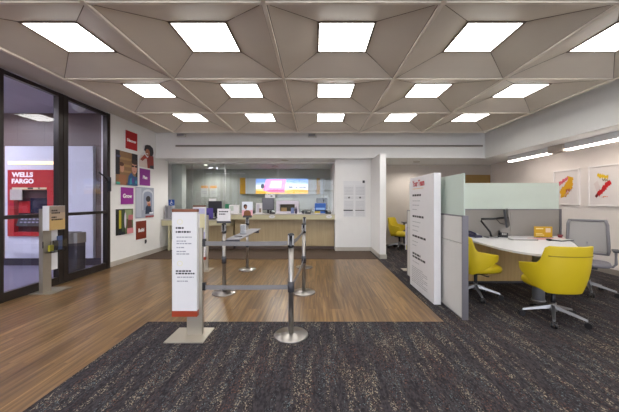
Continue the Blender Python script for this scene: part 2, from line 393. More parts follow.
# ------------------------------------------------------------------ storefront window (left) and vestibule
yw0 = -1.2; M = [(-1.2, -1.1), (1.0, 1.08), (2.5, 2.58), (3.89, 3.98), (4.83, 5.02), (5.95, 6.04)]
wf = B()
for a, c in M: wf.box(-4.45, -4.36, a, c, 0.0, 3.26)
for (a, c), (d, e) in zip(M, M[1:]):
    wf.box(-4.44, -4.37, c, d, 0.0, 0.13); wf.box(-4.44, -4.37, c, d, 1.16, 1.215); wf.box(-4.44, -4.37, c, d, 3.2, 3.26)
wf.box(-4.358, -4.352, 4.915, 4.935, 0.01, 3.25)
wo = struct('window_1', wf, M_frame)
k = 0
for (a, c), (d, e) in zip(M, M[1:]):
    pb = B(); pb.quad([(-4.405, c, .13), (-4.405, d, .13), (-4.405, d, 1.16), (-4.405, c, 1.16)]); pb.quad([(-4.405, c, 1.215), (-4.405, d, 1.215), (-4.405, d, 3.2), (-4.405, c, 3.2)])
    pb.done('window_pane', M_winglass, wo)
hb = B(); hb.box(-4.36, -4.30, 5.955, 5.99, 1.62, 1.92, .008); hb.done('door_closer_bar', M_black, wo)
hb = B(); hb.tube([(-4.37, 5.94, 1.80), (-4.31, 5.90, 1.84), (-4.31, 5.80, 1.92), (-4.36, 5.72, 2.0)], .014); hb.done('door_pull', M_black, wo)
# vestibule shell
VL = -8.0; VYB = 6.3
struct('floor', B().box(VL, -4.4, YB, VYB, -.1, -.001), M_vfloor)
struct('wall_vestibule_back', B().box(VL, -4.55, VYB, VYB+.1, 0, 3.4), M_vtile)
struct('wall_vestibule_left', B().box(VL-.1, VL, YB, VYB+.1, 0, 3.4), M_vtile)
struct('ceiling', B().box(VL, -4.55, YB, VYB, 3.36, 3.46), mat('lavender_grey_ceiling_paint', '#c9c8d6', .7))
struct('baseboard_vestibule', B().box(VL, -4.56, VYB-.015, VYB, 0, .16), mat('dark_vestibule_base', '#3a3648', .5))
struct('wall_vestibule_right', B().box(-4.58, -4.46, 6.06, 6.29, 0, 3.36), M_vtile)
for (cx, cy, lab) in [(-7.3, 4.9, 'far'), (-6.0, 3.7, 'middle'), (-6.0, 0.6, 'near')]:  # lamps added outside the view to brighten the vestibule
    t = thing('added_vestibule_light', 'added out-of-view lamp brightening the vestibule behind the glass, %s one' % lab, 'ceiling light', (cx, cy, 3.36), 0, 'added vestibule lamps')
    B().box(-.3, .3, -.3, .3, -.02, 0).done('diffuser', M_vlamp, t)
    f = B(); f.box(-.32, .32, -.32, -.3, -.025, 0); f.box(-.32, .32, .3, .32, -.025, 0); f.box(-.32, -.3, -.3, .3, -.025, 0); f.box(.3, .32, -.3, .3, -.025, 0); f.done('light_frame', M_white, t)
def vx(px, Y=6.3): return (px-VX)*Y/FPX
def vz(py, Y=6.3): return EYE-(py-VY)*Y/FPX
# white surround panels on the vestibule wall
M_surr = mat('white_vestibule_panel', '#d4d4e2', .35)
Y6 = 6.22
t = thing('cash_machine', 'red cash machine wall set in a white surround behind the window', 'cash machine', (0, Y6, 0), 0)
sb = B(); xa, xb = vx(5, Y6), vx(62, Y6)
ax0, ax1, az0, az1 = vx(9, Y6), vx(59, Y6), vz(236, Y6), vz(170, Y6)
sb.box(xa, ax0, 0, .08, 0.17, vz(146, Y6)); sb.box(ax1, xb, 0, .08, .17, vz(146, Y6)); sb.box(ax0, ax1, 0, .08, .17, az0); sb.box(ax0, ax1, 0, .08, az1, vz(146, Y6))
sb.done('surround', M_surr, t)
B().box(ax0, vx(62, Y6), -.02, -.001, vz(164.5, Y6), vz(161.5, Y6)).done('light_strip', ink('#ffd9a8', 1.3), t)
sx0, sx1, sz0, sz1 = vx(15.5, Y6), vx(48.5, Y6), vz(232, Y6), vz(190, Y6)
fb = B(); fb.box(ax0, sx0, -.03, .079, az0, az1); fb.box(sx1, ax1, -.03, .079, az0, az1); fb.box(sx0, sx1, -.03, .079, az0, sz0); fb.box(sx0, sx1, -.03, .079, sz1, az1)
fb.done('red_fascia', M_red, t)
B().box(sx0, sx1, .06, .079, sz0, sz1).done('recess_back', mat('dark_machine_recess', '#4a2a34', .4), t)
kb = B(); kb.use(M_dark).prism([(-.02, vz(226, Y6)), (.059, vz(226, Y6)), (.059, vz(214, Y6))], vx(17, Y6), vx(47, Y6), 'x'); kb.done('keypad_shelf', None, t)
kp = B().use(mat('steel_key', '#9a98b0', .4))
for r in range(3):
    for c in range(6):
        kp.box(vx(20+c*4, Y6), vx(22.4+c*4, Y6), -.006+r*.02, .004+r*.02, vz(223-r*3, Y6), vz(221.6-r*3, Y6))
kp.done('keypad', None, t)
B().box(vx(29, Y6), vx(46.5, Y6), .03, .0595, vz(213, Y6), vz(198, Y6)).done('screen', mat('machine_screen', '#25233a', .2), t)
B().box(vx(17, Y6), vx(28, Y6), .035, .0595, vz(213, Y6), vz(201, Y6)).done('deposit_slot_plate', M_red, t)
B().box(vx(12, Y6), vx(24, Y6), -.045, -.031, vz(200, Y6), vz(189.5, Y6)).done('notice_card', mat('grey_card', '#b3aaa6', .5), t)
B().box(vx(14, Y6), vx(48, Y6), -.04, -.031, vz(189.5, Y6), vz(187.5, Y6)).done('header_strip', ink('#cfc4a2'), t)
printed('header_marks', t, vx(40, Y6)-vx(26, Y6), .04, vx(28, Y6), vz(189.3, Y6), -.0405, [('#2a2a26', rect(.1, .1, .5, .9)), ('#2a2a26', rect(.85, .2, .97, .9))])
mw = ink('#f4f2f2')
text('WELLS', .135, mw, t, (vx(24, Y6), -.031, vz(175, Y6)), off=.007, sx=1.12)
text('FARGO', .135, mw, t, (vx(24, Y6), -.031, vz(181.5, Y6)), off=.007, sx=1.08)
t = tag(B().box(vx(15, Y6), vx(46, Y6), Y6-.03, Y6-.001, vz(254, Y6), vz(243, Y6)).done('lower_access_panel', M_surr), 'pale rectangular access panel low under the red cash machine', 'panel')
tag(B().box(vx(66, Y6), vx(93, Y6), Y6, Y6+.079, .17, vz(146, Y6), .004).done('wall_panel', M_surr), 'tall plain white wall panel right of the red cash machine', 'panel')
# dome camera
t = thing('dome_camera', 'white dome security camera high behind the glass on the vestibule ceiling', 'camera', (vx(79, 5.6), 5.6, 3.36))
B().lathe([(0, 0), (.11, 0), (.12, -.03), (.12, -.09), (.0, -.09)]).done('camera_housing', M_white, t)
B().lathe([(.11, -.09), (.10, -.14), (.06, -.18), (0, -.2)]).done('dome', mat('white_dome', '#f2f2f4', .15), t)
# trash bin
t = thing('waste_bin', 'half round dark waste bin with stainless top behind the window', 'waste bin', (-4.71, 5.55, 0))
def halfr(r, n=14): return [(r*math.cos(a), r*math.sin(a)) for a in [PI+PI*i/n for i in range(n+1)]]
B().prism(halfr(.22), 0, .62).done('bin_body', mat('dark_bin_metal', '#4c4a54', .3, metal=.6), t)
B().prism(halfr(.235), .62, .82).done('bin_top', M_steel, t)
B().prism(halfr(.15), .82, .828).done('bin_opening', M_black, t)

# ------------------------------------------------------------------ brochure stand by the window
t = thing('brochure_stand', 'grey metal brochure stand with tan header card beside the window', 'brochure stand', (-4.18, 4.5, 0), PI/2)
# local x -> +Y, local -y -> +X
B().box(-.19, .19, -.17, .17, 0.0, .012, .003).done('base_plate', M_nickel, t)
B().box(-.17, -.03, -.03, .03, .012, 1.3).done('post', M_nickel, t)
B().box(-.03, .1, -.01, .03, .33, 1.0).done('lower_panel', M_white, t)
B().box(-.175, .10, -.13, -.03, .97, 1.345).done('header_box', M_white, t)
h = printed('header_card', t, .27, .37, -.172, .972, -.1302, [('#a8927c', rect(0, 0, 1, 1)), ('#b99a63', rect(0, 0, 1, .45)), ('#8f8076', rect(0, .72, 1, 1))])
words([(.78, .06, .5), (.68, .06, .7), (.5, .06, .4), (.4, .06, .9)], .12, .9, '#1d1512', t, .27, .37, -.172, .972, -.1335, 'header_text')
B().box(-.15, .14, -.12, -.03, .62, .645).done('pocket_shelf', M_clear, t)
B().box(-.15, .14, -.13, -.12, .62, .80).done('pocket_front', M_clear, t)
for k, (x, cc, nm) in enumerate([(-.145, '#b9b13a', 'yellow'), (-.045, '#20242a', 'black'), (.05, '#4a5a86', 'blue')]):
    q = B().use(ink(cc)).box(x, x+.08, -.10+.02*k, -.08+.02*k, .646, (.74, .80, .86)[k]).done('brochure'); q.matrix_world = Matrix.Translation((-4.18, 4.5, 0)) @ Matrix.Rotation(PI/2, 4, 'Z')
    tag(q, '%s brochure in the pocket of the stand beside the window' % nm, 'brochure', 'brochures in the window stand')
q = B().box(-.178, -.165, -.035, -.0305, .7, .8).done('belt_slot', M_black, t)

# ------------------------------------------------------------------ posters on the left wall
def wy(px): return 4.385*FPX/(VX-px)
def wz(px, py): return EYE-(py-VY)*wy(px)/FPX
def poster(x0, x1, yt, yb, name, label, cat, shapes, word=None, cut=None, d=.02, lsz=.14):
    Y0, Y1 = wy(x0), wy(x1); z1, z0 = wz(x0, yt), wz(x0, yb); W, H = Y1-Y0, z1-z0
    t = thing(name, label, cat, (XL+.0005, Y0, z0), PI/2, 'posters on the left wall')
    if cut is None: B().box(0, W, -d, 0, 0, H).done('board', M_paper, t)
    else: B().prism([(u*W, v*H) for u, v in cut], -d, 0, 'y').done('board', M_paper, t)
    printed('print', t, W, H, 0, 0, -d-.0005, shapes, .0008)
    if word: text(word, lsz, mw, t, (W/2, -d-.004, H*.48), off=.004)
F1 = rect(0, 0, 1, 1)
poster(125.2, 137, 129.6, 148, 'word_poster', 'square red poster with a white word, highest on the left wall', 'poster', [('#b51a1f', F1)], 'Discover', lsz=.09)
poster(115.2, 137, 149.2, 184.3, 'photo_poster', 'large photo poster of a person in glasses and blue shirt by bookshelves', 'poster',
  [('#8e6d4c', F1), ('#6a4c34', rect(.1, .0, .7, .08)), ('#a88458', rect(.0, .55, .7, .62)), ('#a88458', rect(.0, .75, .7, .82)), ('#a88458', rect(.1, .38, .7, .44)), ('#27262e', rect(0, .3, .17, 1)), ('#4a4f70', rect(.03, .8, .2, .86)),
   ('#c9967a', ell(.27, .5, .09, .13)), ('#5a3a2c', ell(.24, .61, .11, .06)), ('#a06a48', rect(.12, .0, .45, .3)), ('#1f1d24', rect(.72, .72, 1, 1)), ('#1f1d24', rect(.9, .2, 1, .8)), ('#2b4f7c', [(.5, 0), (.55, .28), (.68, .4), (.8, .3), (1, .27), (1, 0)]), ('#2f8aa0', [(.6, .02), (.62, .2), (.7, .25), (.72, .05)]), ('#5a3f8e', ell(.76, .16, .05, .08)), ('#2f8aa0', ell(.92, .12, .05, .06)),
   ('#d29c86', ell(.83, .55, .13, .19)), ('#3a2a26', ell(.84, .74, .15, .08)), ('#17171c', rect(.7, .58, .8, .63)), ('#17171c', rect(.85, .58, .97, .63)), ('#17171c', rect(.7, .61, .97, .625)), ('#b86a60', ell(.83, .44, .05, .015)), ('#4ea893', rect(0, 0, .16, .08))])
man = [(0, 0), (1, 0), (1, .72), (.95, .92), (.72, 1), (.42, .98), (.3, .86), (.32, .66), (.1, .5), (0, .3)]
poster(139, 153.5, 141.8, 166.4, 'photo_poster', 'cut-out photo of a curly haired person in a red shirt on the phone', 'poster',
  [('#d8c6bd', [(0, 0), (.62, 0), (.62, .3), (.3, .5), (.12, .48), (0, .3)]), ('#8c2f26', [(.55, 0), (.5, .35), (.7, .62), (.97, .55), (1, .2), (1, 0)]), ('#30343f', [(.72, 0), (.7, .12), (1, .16), (1, 0)]), ('#a04a34', [(.05, .3), (.35, .55), (.5, .45), (.2, .25)]), ('#211b1e', [(.31, .72), (.36, .92), (.5, .98), (.72, 1), (.93, .91), (.98, .72), (.9, .55), (.7, .55), (.5, .6)]), ('#a3664c', ell(.55, .66, .16, .15)), ('#f2ece8', ell(.52, .6, .07, .02)), ('#c0392b', rect(.22, .38, .55, .44))], cut=man)
poster(139.3, 149.9, 168, 185, 'word_poster', 'square purple poster with white word in the right column of the wall display', 'poster', [('#8a2a8c', F1)], 'Plan', lsz=.12)
poster(120.4, 133.3, 187.0, 204.3, 'word_poster', 'square magenta purple poster with white word under the bookshelf photo', 'poster', [('#93208f', F1)], 'Grow', lsz=.13)
poster(135.2, 153.6, 186.6, 218.6, 'photo_poster', 'pale blue photo poster of a person seated by an arched doorway', 'poster',
  [('#9ea3b3', F1), ('#b4b9c6', rect(.04, .04, .3, .96)), ('#c3c8d2', rect(.35, .25, .95, .8)), ('#c3c8d2', ell(.65, .78, .3, .16)), ('#8b93a8', rect(.4, .25, .9, .76)), ('#8b93a8', ell(.65, .75, .25, .12)), ('#26324a', [(.5, .12), (.52, .35), (.62, .42), (.8, .38), (.85, .2), (.95, .12)]), ('#d1a08a', ell(.68, .5, .1, .1)), ('#2c2226', ell(.66, .62, .13, .1)), ('#b56b4c', rect(.62, .38, .78, .47)), ('#a03c3c', rect(.5, 0, .98, .06)), ('#dfe2ea', rect(.72, .12, .95, .17))])
poster(115.4, 132.8, 209.3, 235.8, 'photo_poster', 'dark green photo poster with yellow stripe, lowest on the left wall display', 'poster',
  [('#5d6a45', F1), ('#1c1f1e', rect(0, 0, .5, 1)), ('#b4a92f', rect(.17, .25, .3, .95)), ('#3a4a30', rect(.33, .1, .45, .95)), ('#8d9a72', rect(.5, .6, .9, .95)), ('#c9c4cf', ell(.52, .55, .06, .32)), ('#6b4238', ell(.78, .35, .14, .3)), ('#b86a72', rect(.7, .55, .98, .75)), ('#d88a92', rect(.62, 0, 1, .22)), ('#22242e', [(.1, 0), (.12, .14), (.5, .1), (.5, 0)])])
poster(135.6, 146, 221.5, 240, 'word_poster', 'square dark red poster with pale word, right of the green photo poster', 'poster', [('#7c2c16', F1)], 'Build', lsz=.12)
t = thing('wall_outlet', 'small dark outlet cover low on the left wall under the posters', 'outlet', (XL, wy(146), wz(146, 241.5)), PI/2)
B().box(-.03, .03, -.012, 0, -.05, .05, .003).done('cover_plate', M_dark, t)
B().box(-.012, .012, -.03, -.0125, -.015, .03, .003).done('plug', M_black, t)

# ------------------------------------------------------------------ queue stanchions
def stanchion(label):
    t = thing('queue_stanchion', label, 'stanchion', (0, 0, 0), 0, 'stainless queue stanchions')
    B().lathe([(0, .0), (.18, .0), (.18, .010), (.172, .018), (.06, .030), (.05, .034), (0, .034)], n=40).done('base_plate', M_steel, t)
    B().cyl((0, 0, .034), (0, 0, .93), .028, n=28).done('post', M_steel, t)
    h = B().lathe([(0, .93), (.036, .93), (.036, .945), (.033, .955), (.033, 1.04), (.036, 1.05), (.034, 1.068), (.02, 1.075), (0, 1.075)], n=28).done('belt_head', mat('glossy_black_head', '#1b1a1c', .22), t)
    k = B()
    for a in range(4):
        q = a*PI/2+PI/4; k.box(-.006+math.cos(q)*.033, .006+math.cos(q)*.033, -.006+math.sin(q)*.033, .006+math.sin(q)*.033, .955, 1.055)
    k.done('belt_clip', M_steel, h)
    lo = B().cyl((0, 0, .46), (0, 0, .57), .036, n=24).done('lower_belt_head', M_dark, t)
    return t
pos = {'A': (-.263, 3.0), 'B': (-1.42, 4.4), 'C': (-1.42, 5.9), 'D': (-.19, 4.42), 'E': (-.25, 6.1)}
st = stanchion('nearest stainless queue stanchion, its round base on the charcoal carpet')
st.location = (*pos['A'], .006)
labs = {'B': 'stainless stanchion carrying a white wait sign, second from the sign stand', 'C': 'stainless stanchion under the card with a person picture, holding the far shelf end',
        'D': 'stainless stanchion on the wood floor directly behind the nearest one', 'E': 'farthest stainless stanchion on the right side near the counter'}
sts = {'A': st}
for k_ in 'BCDE': sts[k_] = dup(st, (*pos[k_], .0), 0, labs[k_])
def belt(owner, a, c, z, name='belt', sag=.0, dirty=0):
    (x0, y0), (x1, y1) = a, c; d = Vector((x1-x0, y1-y0, 0)); L = d.length; d.normalize(); p0 = Vector((x0, y0, 0))+d*.036; p1 = Vector((x1, y1, 0))-d*.036
    b = B(); n = 10; f = []; nn = Vector((-d.y, d.x, 0))*.001
    for i in range(n+1):
        p = p0.lerp(p1, i/n); s = -sag*4*(i/n)*(1-i/n); f.append((p, z+s))
    for (p, za), (q, zb) in zip(f, f[1:]):
        P = [b.bm.verts.new(v) for v in [p+nn+Vector((0, 0, za-.024)), q+nn+Vector((0, 0, zb-.024)), q+nn+Vector((0, 0, zb+.024)), p+nn+Vector((0, 0, za+.024)), p-nn+Vector((0, 0, za-.024)), q-nn+Vector((0, 0, zb-.024)), q-nn+Vector((0, 0, zb+.024)), p-nn+Vector((0, 0, za+.024))]]
        for idx in ((0, 1, 2, 3), (7, 6, 5, 4), (0, 3, 7, 4), (1, 5, 6, 2), (3, 2, 6, 7), (0, 4, 5, 1)): b._f([P[k] for k in idx])
    bmesh.ops.translate(b.bm, verts=b.bm.verts, vec=-Vector(owner.location))
    return b.done(name, M_belt, owner)
SG = (-1.18, 2.99)
belt(sts['A'], pos['A'], (SG[0]-.02, SG[1]), .975, sag=.004); belt(sts['A'], pos['A'], (SG[0]-.02, SG[1]), .515, sag=.004)
belt(sts['D'], pos['D'], pos['A'], .975, sag=.03); belt(sts['D'], pos['D'], pos['A'], .515, sag=.03)
belt(sts['E'], pos['E'], pos['D'], .975, sag=.04)
# writing shelf between B and C
t = thing('writing_shelf', 'narrow grey writing shelf mounted between two stanchions', 'shelf', (-1.42, 0, .82))
B().box(.037, .25, 4.40, 6.02, 0, .02, .004).done('shelf_board', mat('grey_shelf', '#9c9aa0', .35), t)
b = B()
for y in (4.44, 5.86): b.box(-.0, .24, y-.04 if y < 5 else y+.02, y-.02 if y < 5 else y+.04, -.06, -.001)
b.cyl((0, 4.4, -.06), (0, 4.4, -.01), .038); b.cyl((0, 5.9, -.06), (0, 5.9, -.01), .038)
b.done('shelf_bracket', M_dark, t)
t = thing('leaflet_holder', 'small clear leaflet holder with white slips on the writing shelf', 'leaflet holder', (-1.27, 4.98, .841))
B().box(-.05, .05, -.03, .03, 0, .008).done('holder_base', M_clear, t); B().box(-.05, .05, -.032, -.029, .008, .16).done('holder_front', M_clear, t)
tag(B().box(-1.315, -1.225, 4.962, 4.998, .8495, 1.01).done('paper_slips', M_paper), 'stack of white slips in the clear holder on the writing shelf', 'paper')
tag(B().tube([(-1.33, 4.66, .847), (-1.2, 4.62, .847)], .006).done('pen', M_black), 'black pen lying on the near end of the writing shelf', 'pen')
# sign frames on B and C
t = thing('stanchion_sign', 'white card sign with two dark text lines above the left stanchion', 'sign', (pos['B'][0], pos['B'][1], 1.076))
B().box(-.11, .11, -.015, .015, .0, .035, .003).done('sign_clamp', M_dark, t)
B().box(-.10, .10, -.008, .008, .035, .225).done('sign_card', M_paper, t)
words([(.72, .09, .85), (.52, .09, .6)], .12, .95, '#222226', t, .2, .19, -.10, .035, -.0095, 'printed_text')
t = thing('stanchion_sign', 'card sign with a picture of a person in brown, above the far stanchion', 'sign', (pos['C'][0], pos['C'][1], 1.076))
B().box(-.09, .09, -.015, .015, .0, .03, .003).done('sign_clamp', M_dark, t)
B().box(-.11, .11, -.008, .008, .03, .33).done('sign_card', M_paper, t)
printed('picture', t, .22, .3, -.11, .03, -.0085, [('#eab3c0', rect(0, .0, 1, .42)), ('#dfe4ee', rect(0, .42, 1, 1)), ('#7a4a22', [(.15, .02), (.2, .32), (.4, .42), (.65, .4), (.82, .3), (.85, .02)]), ('#2a1c1c', ell(.32, .68, .17, .15)), ('#93604a', ell(.35, .6, .11, .13)), ('#2b1d20', rect(.1, 0, .95, .05))])

# ------------------------------------------------------------------ sign stands
def sign_stand(loc, label, near, W=.27):
    t = thing('sign_stand', label, 'sign stand', loc, 0, 'floor standing information signs')
    B().box(-.19, .20, -.16, .17, 0, .012, .003).done('base_plate', M_nickel, t)
    B().box(-.03, .13, .0, .04, .012, 1.13).done('post', M_nickel, t)
    B().box(-.16, .095, -.05, -.001, .28, 1.30).done('sign_panel', M_white, t)
    b = B(); b.box(-.162, .097, -.053, .0, 1.30, 1.33, .002); b.done('top_rail', mat('copper_brown_rail', '#7a4a36', .35, metal=.4), t)
    b = B(); b.box(-.162, .097, -.053, .0, .22, .28, .002); b.done('bottom_rail', mat('rust_red_rail', '#9a3c22', .4), t)
    if near:
        k = t.children[2]
        a = (.255, 1.02, -.16, .28, -.0505)
        words([(.83, .018, .4), (.79, .018, .75)], .15, .95, '#26262c', k, *a, 'heading_text')
        words([(.74, .012, .8), (.70, .012, .5), (.675, .012, .8), (.635, .012, .4), (.595, .012, .5), (.57, .012, .7)], .18, .95, '#96969e', k, *a, 'body_text')
        words([(.395, .016, .8), (.37, .016, .95)], .15, .95, '#26262c', k, *a, 'heading_text')
        words([(.335, .012, .9), (.295, .012, .6)], .2, .95, '#96969e', k, *a, 'body_text')
        printed('round_icon', k, .255, 1.02, -.16, .28, -.0503, [('#d9d5c0', ell(.32, .9, .12, .028)), ('#dcdadc', ell(.32, .9, .08, .019)), ('#d9d5c0', ell(.32, .48, .12, .028)), ('#dcdadc', ell(.32, .48, .08, .019))])
        for z in (.975, .515):
            h = B().box(.1305, .165, -.005, .035, z-.04, z+.04, .006).done('belt_clip', M_black, t)
    else:
        k = t.children[2]
        printed('picture', k, .255, 1.02, -.16, .28, -.0505, [('#d8d0a8', rect(.55, .55, .95, .9)), ('#b9b5d6', rect(.05, .86, .95, .97)), ('#a8a2cf', rect(.6, .3, .95, .5))])
    return t
s1 = sign_stand((-1.325, 2.99, .006), 'tall white information panel on a grey post and square plate, nearest sign', True)
s2 = sign_stand((-2.35, 5.86, 0), 'white information panel on a post farther back near the teller counter', False)

# ------------------------------------------------------------------ teller counter
YF = 8.1
t = thing('teller_counter', 'long pale olive teller counter with wood front below the glass', 'counter', (0, 0, 0))
B().box(-2.42, .535, YF, 9.0, .895, 1.03).done('counter_apron', M_apron, t)
B().box(-2.43, .538, YF-.02, 9.02, 1.03, 1.055, .004).done('counter_top', mat('pale_grey_worktop', '#b9b3ad', .35), t)
B().box(-2.40, .535, 8.41, 8.9, .09, .895).done('front_panel', M_panelwood, t)
B().box(-2.38, .535, 8.43, 8.88, .007, .09).done('plinth', mat('brown_plinth', '#5a4a42', .6), t)
t = thing('low_counter', 'lower accessible counter section at the left wall', 'counter', (0, 0, 0))
B().box(-4.39, -2.44, YF, 8.9, .72, .865).done('counter_apron', M_apron, t)
B().box(-4.395, -2.44, YF-.02, 8.92, .865, .89, .004).done('counter_top', mat('pale_grey_worktop', '#b9b3ad', .35), t)
B().box(-4.22, -4.16, YF+.02, 8.8, .007, .72).done('gable_leg', M_apron, t)
B().box(-3.2, -2.44, 8.41, 8.85, .09, .72).done('front_panel', M_panelwood, t)
B().box(-3.2, -2.44, 8.43, 8.83, .007, .09).done('plinth', mat('brown_plinth', '#5a4a42', .6), t)
for px, lab in ((272, 'small oval number plate on the middle of the counter edge'), (329, 'small oval number plate on the right end of the counter edge')):
    t = thing('number_plate', lab, 'plate', ((px-VX)*YF/FPX, YF, .975), 0, 'oval plates on the counter edge')
    B().prism(ell(0, 0, .085, .045, 24), -.006, 0, 'y').done('plate', M_white, t); B().prism(rect(-.035, -.015, .035, .015), -.0075, -.0062, 'y').done('plate_mark', M_grey, t)
# glass screens
GY = 8.62
gx = [-4.38, -3.75, -2.75, -1.15, .52]
cap = ['narrow clear teller glass pane at the left wall', 'clear teller glass pane above the low counter', 'clear teller glass pane left of the bright menu screen', 'widest clear teller glass pane at the right end']
for k in range(4):
    z0 = .892 if k < 2 else 1.057
    t = thing('teller_glass_pane', cap[k], 'glass pane', ((gx[k]+gx[k+1])/2, GY, z0), 0, 'glass screens over the teller counter')
    hw = (gx[k+1]-gx[k])/2-.012
    B().box(-hw, hw, -.004, .004, .012, ZS-.05-z0).done('glass_sheet', M_tglass, t)
    b = B(); b.box(-hw, hw, -.012, .012, .0, .012); b.done('bottom_channel', M_alu, t)
struct('trim_4', B().box(-4.4, .54, GY-.03, GY+.03, ZS-.05, ZS), M_grey)
b = B(); b.box(gx[1]-.006, gx[1]+.006, GY-.01, GY+.01, .9, ZS-.05); b.box(gx[2]-.006, gx[2]+.006, GY-.01, GY+.01, 1.06, ZS-.05); b.box(gx[3]-.006, gx[3]+.006, GY-.01, GY+.01, 1.06, ZS-.05); b.box(.525, .54, GY-.02, GY+.02, 1.06, ZS-.05)
struct('trim_5', b, M_alu)
# counter equipment; helper places by position on the counter
def cxp(px, Y): return (px-VX)*Y/FPX
def monitor(px0, px1, py0, py1, Y, zbase, label, scr='#2c2c33'):
    x0, x1 = cxp(px0, Y), cxp(px1, Y); z0, z1 = EYE-(py1-VY)*Y/FPX, EYE-(py0-VY)*Y/FPX
    t = thing('monitor', label, 'monitor', ((x0+x1)/2, Y, zbase), 0, 'monitors on the teller counter'); w_ = (x1-x0)/2
    B().box(-w_, w_, -.02, .02, max(.1, z0-zbase), z1-zbase, .006).done('monitor_housing', M_dark, t)
    B().box(-w_+.015, w_-.015, -.024, -.0205, max(.1, z0-zbase)+.015, z1-zbase-.015).done('screen', ink(scr), t)
    b = B(); b.box(-.03, .03, .0205, .04, .01, z1-zbase-.08); b.box(-.1, .1, -.04, .1, 0, .012); b.done('monitor_stand', M_black, t); return t
CT, LT = 1.0555, .8905
monitor(208.5, 222, 201, 213, 8.42, LT, 'dark grey monitor back on the low counter left of the white wait sign')
monitor(262, 274, 198, 210, 8.42, CT, 'grey monitor on the counter under the menu screen', '#6a6a74')
monitor(316, 327.5, 198, 209.5, 8.9, CT, 'dark monitor behind the glass at the right end of the counter', '#303036')
def simple_box(name, label, cat, px0, px1, py0, py1, Y, d, m, base=None, bev=.006, face=None):
    x0, x1 = cxp(px0, Y), cxp(px1, Y); z1 = EYE-(py0-VY)*Y/FPX; z0 = base if base is not None else EYE-(py1-VY)*Y/FPX
    t = thing(name, label, cat, ((x0+x1)/2, Y, z0)); w_ = (x1-x0)/2; h = z1-z0
    B().box(-w_, w_, 0, d, 0, h, bev).done('body', m, t)
    if face: printed('front_print', t, 2*w_-.01, h-.01, -w_+.005, .005, -.001, face)
    return t
simple_box('card_sign', 'small white sign strip on top of the left dark monitor', 'sign', 209, 216, 198.7, 0, 8.415, .01, M_paper, bev=0, base=1.4205)
simple_box('receipt_printer', 'grey counter machine at the far left end of the low counter', 'machine', 165, 171.5, 205.5, 0, 8.2, .2, mat('mid_grey_case', '#97959b', .5), LT, face=[('#7c7a82', rect(.1, .1, .45, .9))])
t = thing('accessible_sign', 'small blue square sign with a white wheelchair symbol', 'sign', (cxp(171.7, 8.16), 8.16, LT)); t.location.x += .02; t.location.y = 8.12
B().box(-.02, .02, -.01, .01, 0, .42).done('sign_post', M_clear, t)
B().box(-.085, .085, -.015, -.005, .40, .57, .004).done('sign_plate', mat('blue_plate', '#1d4fa3', .35), t)
wb = B().use(ink('#f4f2f2'))
wb.quad([(x, -.0156, z) for x, z in ell(-.005, .545, .011, .011, 12)]); ring = ell(0, .462, .036, .036, 20); rin = ell(0, .462, .026, .026, 20)
for i in range(3, 17): wb.quad([(ring[i][0], -.0156, ring[i][1]), (ring[(i+1) % 20][0], -.0156, ring[(i+1) % 20][1]), (rin[(i+1) % 20][0], -.0156, rin[(i+1) % 20][1]), (rin[i][0], -.0156, rin[i][1])])
for pl in (rect(-.012, .48, .0, .53), rect(-.01, .48, .03, .49), [(.024, .488), (.032, .488), (.048, .445), (.04, .442)], rect(-.01, .505, .022, .513)): wb.quad([(x, -.0157, z) for x, z in pl])
wb.done('wheelchair_symbol', None, t)
simple_box('box', 'small green topped box on the counter edge left of the white carton', 'box', 225, 229, 204, 0, 8.6-.15, .12, mat('green_box', '#2f7a58', .5), CT)
simple_box('carton', 'white carton on the counter between two signs', 'box', 229, 238, 205, 0, 8.4, .16, M_paper, CT, face=[('#b8c4ba', rect(.05, .3, .5, .9))])
simple_box('brochure', 'small purple and blue brochure on the low counter beside the phone', 'brochure', 205, 213, 208, 215, 8.12, .01, ink('#5a4c9c'), LT, bev=0, face=[('#3b3a80', rect(0, 0, .5, .6))])
def phone(x, y, z, label, rot=0, m=M_black):
    t = thing('desk_phone', label, 'phone', (x, y, z), rot, 'desk phones')
    B().prism([(-.09, 0), (.09, 0), (.09, .07), (-.09, .03)], -.08, .08, 'x').done('phone_base', m, t)
    b = B(); b.tube([(-.055, -.08, .055), (-.055, -.05, .075), (-.055, .04, .095), (-.055, .08, .09)], [.02, .013, .013, .02], 10); b.done('handset', m, t)
    k = B().use(M_grey)
    for r in range(4):
        for c in range(3): k.box(-.01+c*.025, .008+c*.025, -.06+r*.025, -.045+r*.025, .045+r*.0055, .052+r*.0055)
    k.done('keypad', None, t); return t
phone(cxp(214, 8.25), 8.2, LT, 'black desk phone on the low counter')
phone(cxp(273, 8.25), 8.19, CT, 'black desk phone in front of the grey monitor on the counter')
phone(cxp(308, 8.3), 8.2, CT, 'small black desk phone left of the blue picture on the counter')
phone(cxp(328, 8.3), 8.2, CT, 'black desk phone at the right end of the counter')
simple_box('picture_card', 'white leaflet box left of the grey monitor', 'leaflet', 256, 262, 203, 0, 8.2, .05, M_paper, CT, face=[('#c4c0cc', rect(.1, .1, .6, .9)), ('#8c7c6c', rect(.5, .1, .9, .5))])
t = thing('document_tray', 'white box frame with a dark opening on the counter', 'tray', (cxp(287.5, 8.35), 8.35, CT))
b = B(); w_, h_ = .33, .37; b.box(-w_, -w_+.1, 0, .2, 0, h_); b.box(w_-.12, w_, 0, .2, 0, h_); b.box(-w_+.1, w_-.12, 0, .2, h_-.1, h_); b.box(-w_+.1, w_-.12, 0, .2, 0, .06); b.done('tray_frame', mat('pale_violet_case', '#c9c3cf', .45), t)
B().box(-w_+.1, w_-.12, .15, .199, .06, h_-.1).done('tray_back', mat('dark_olive_back', '#55503f', .6), t)
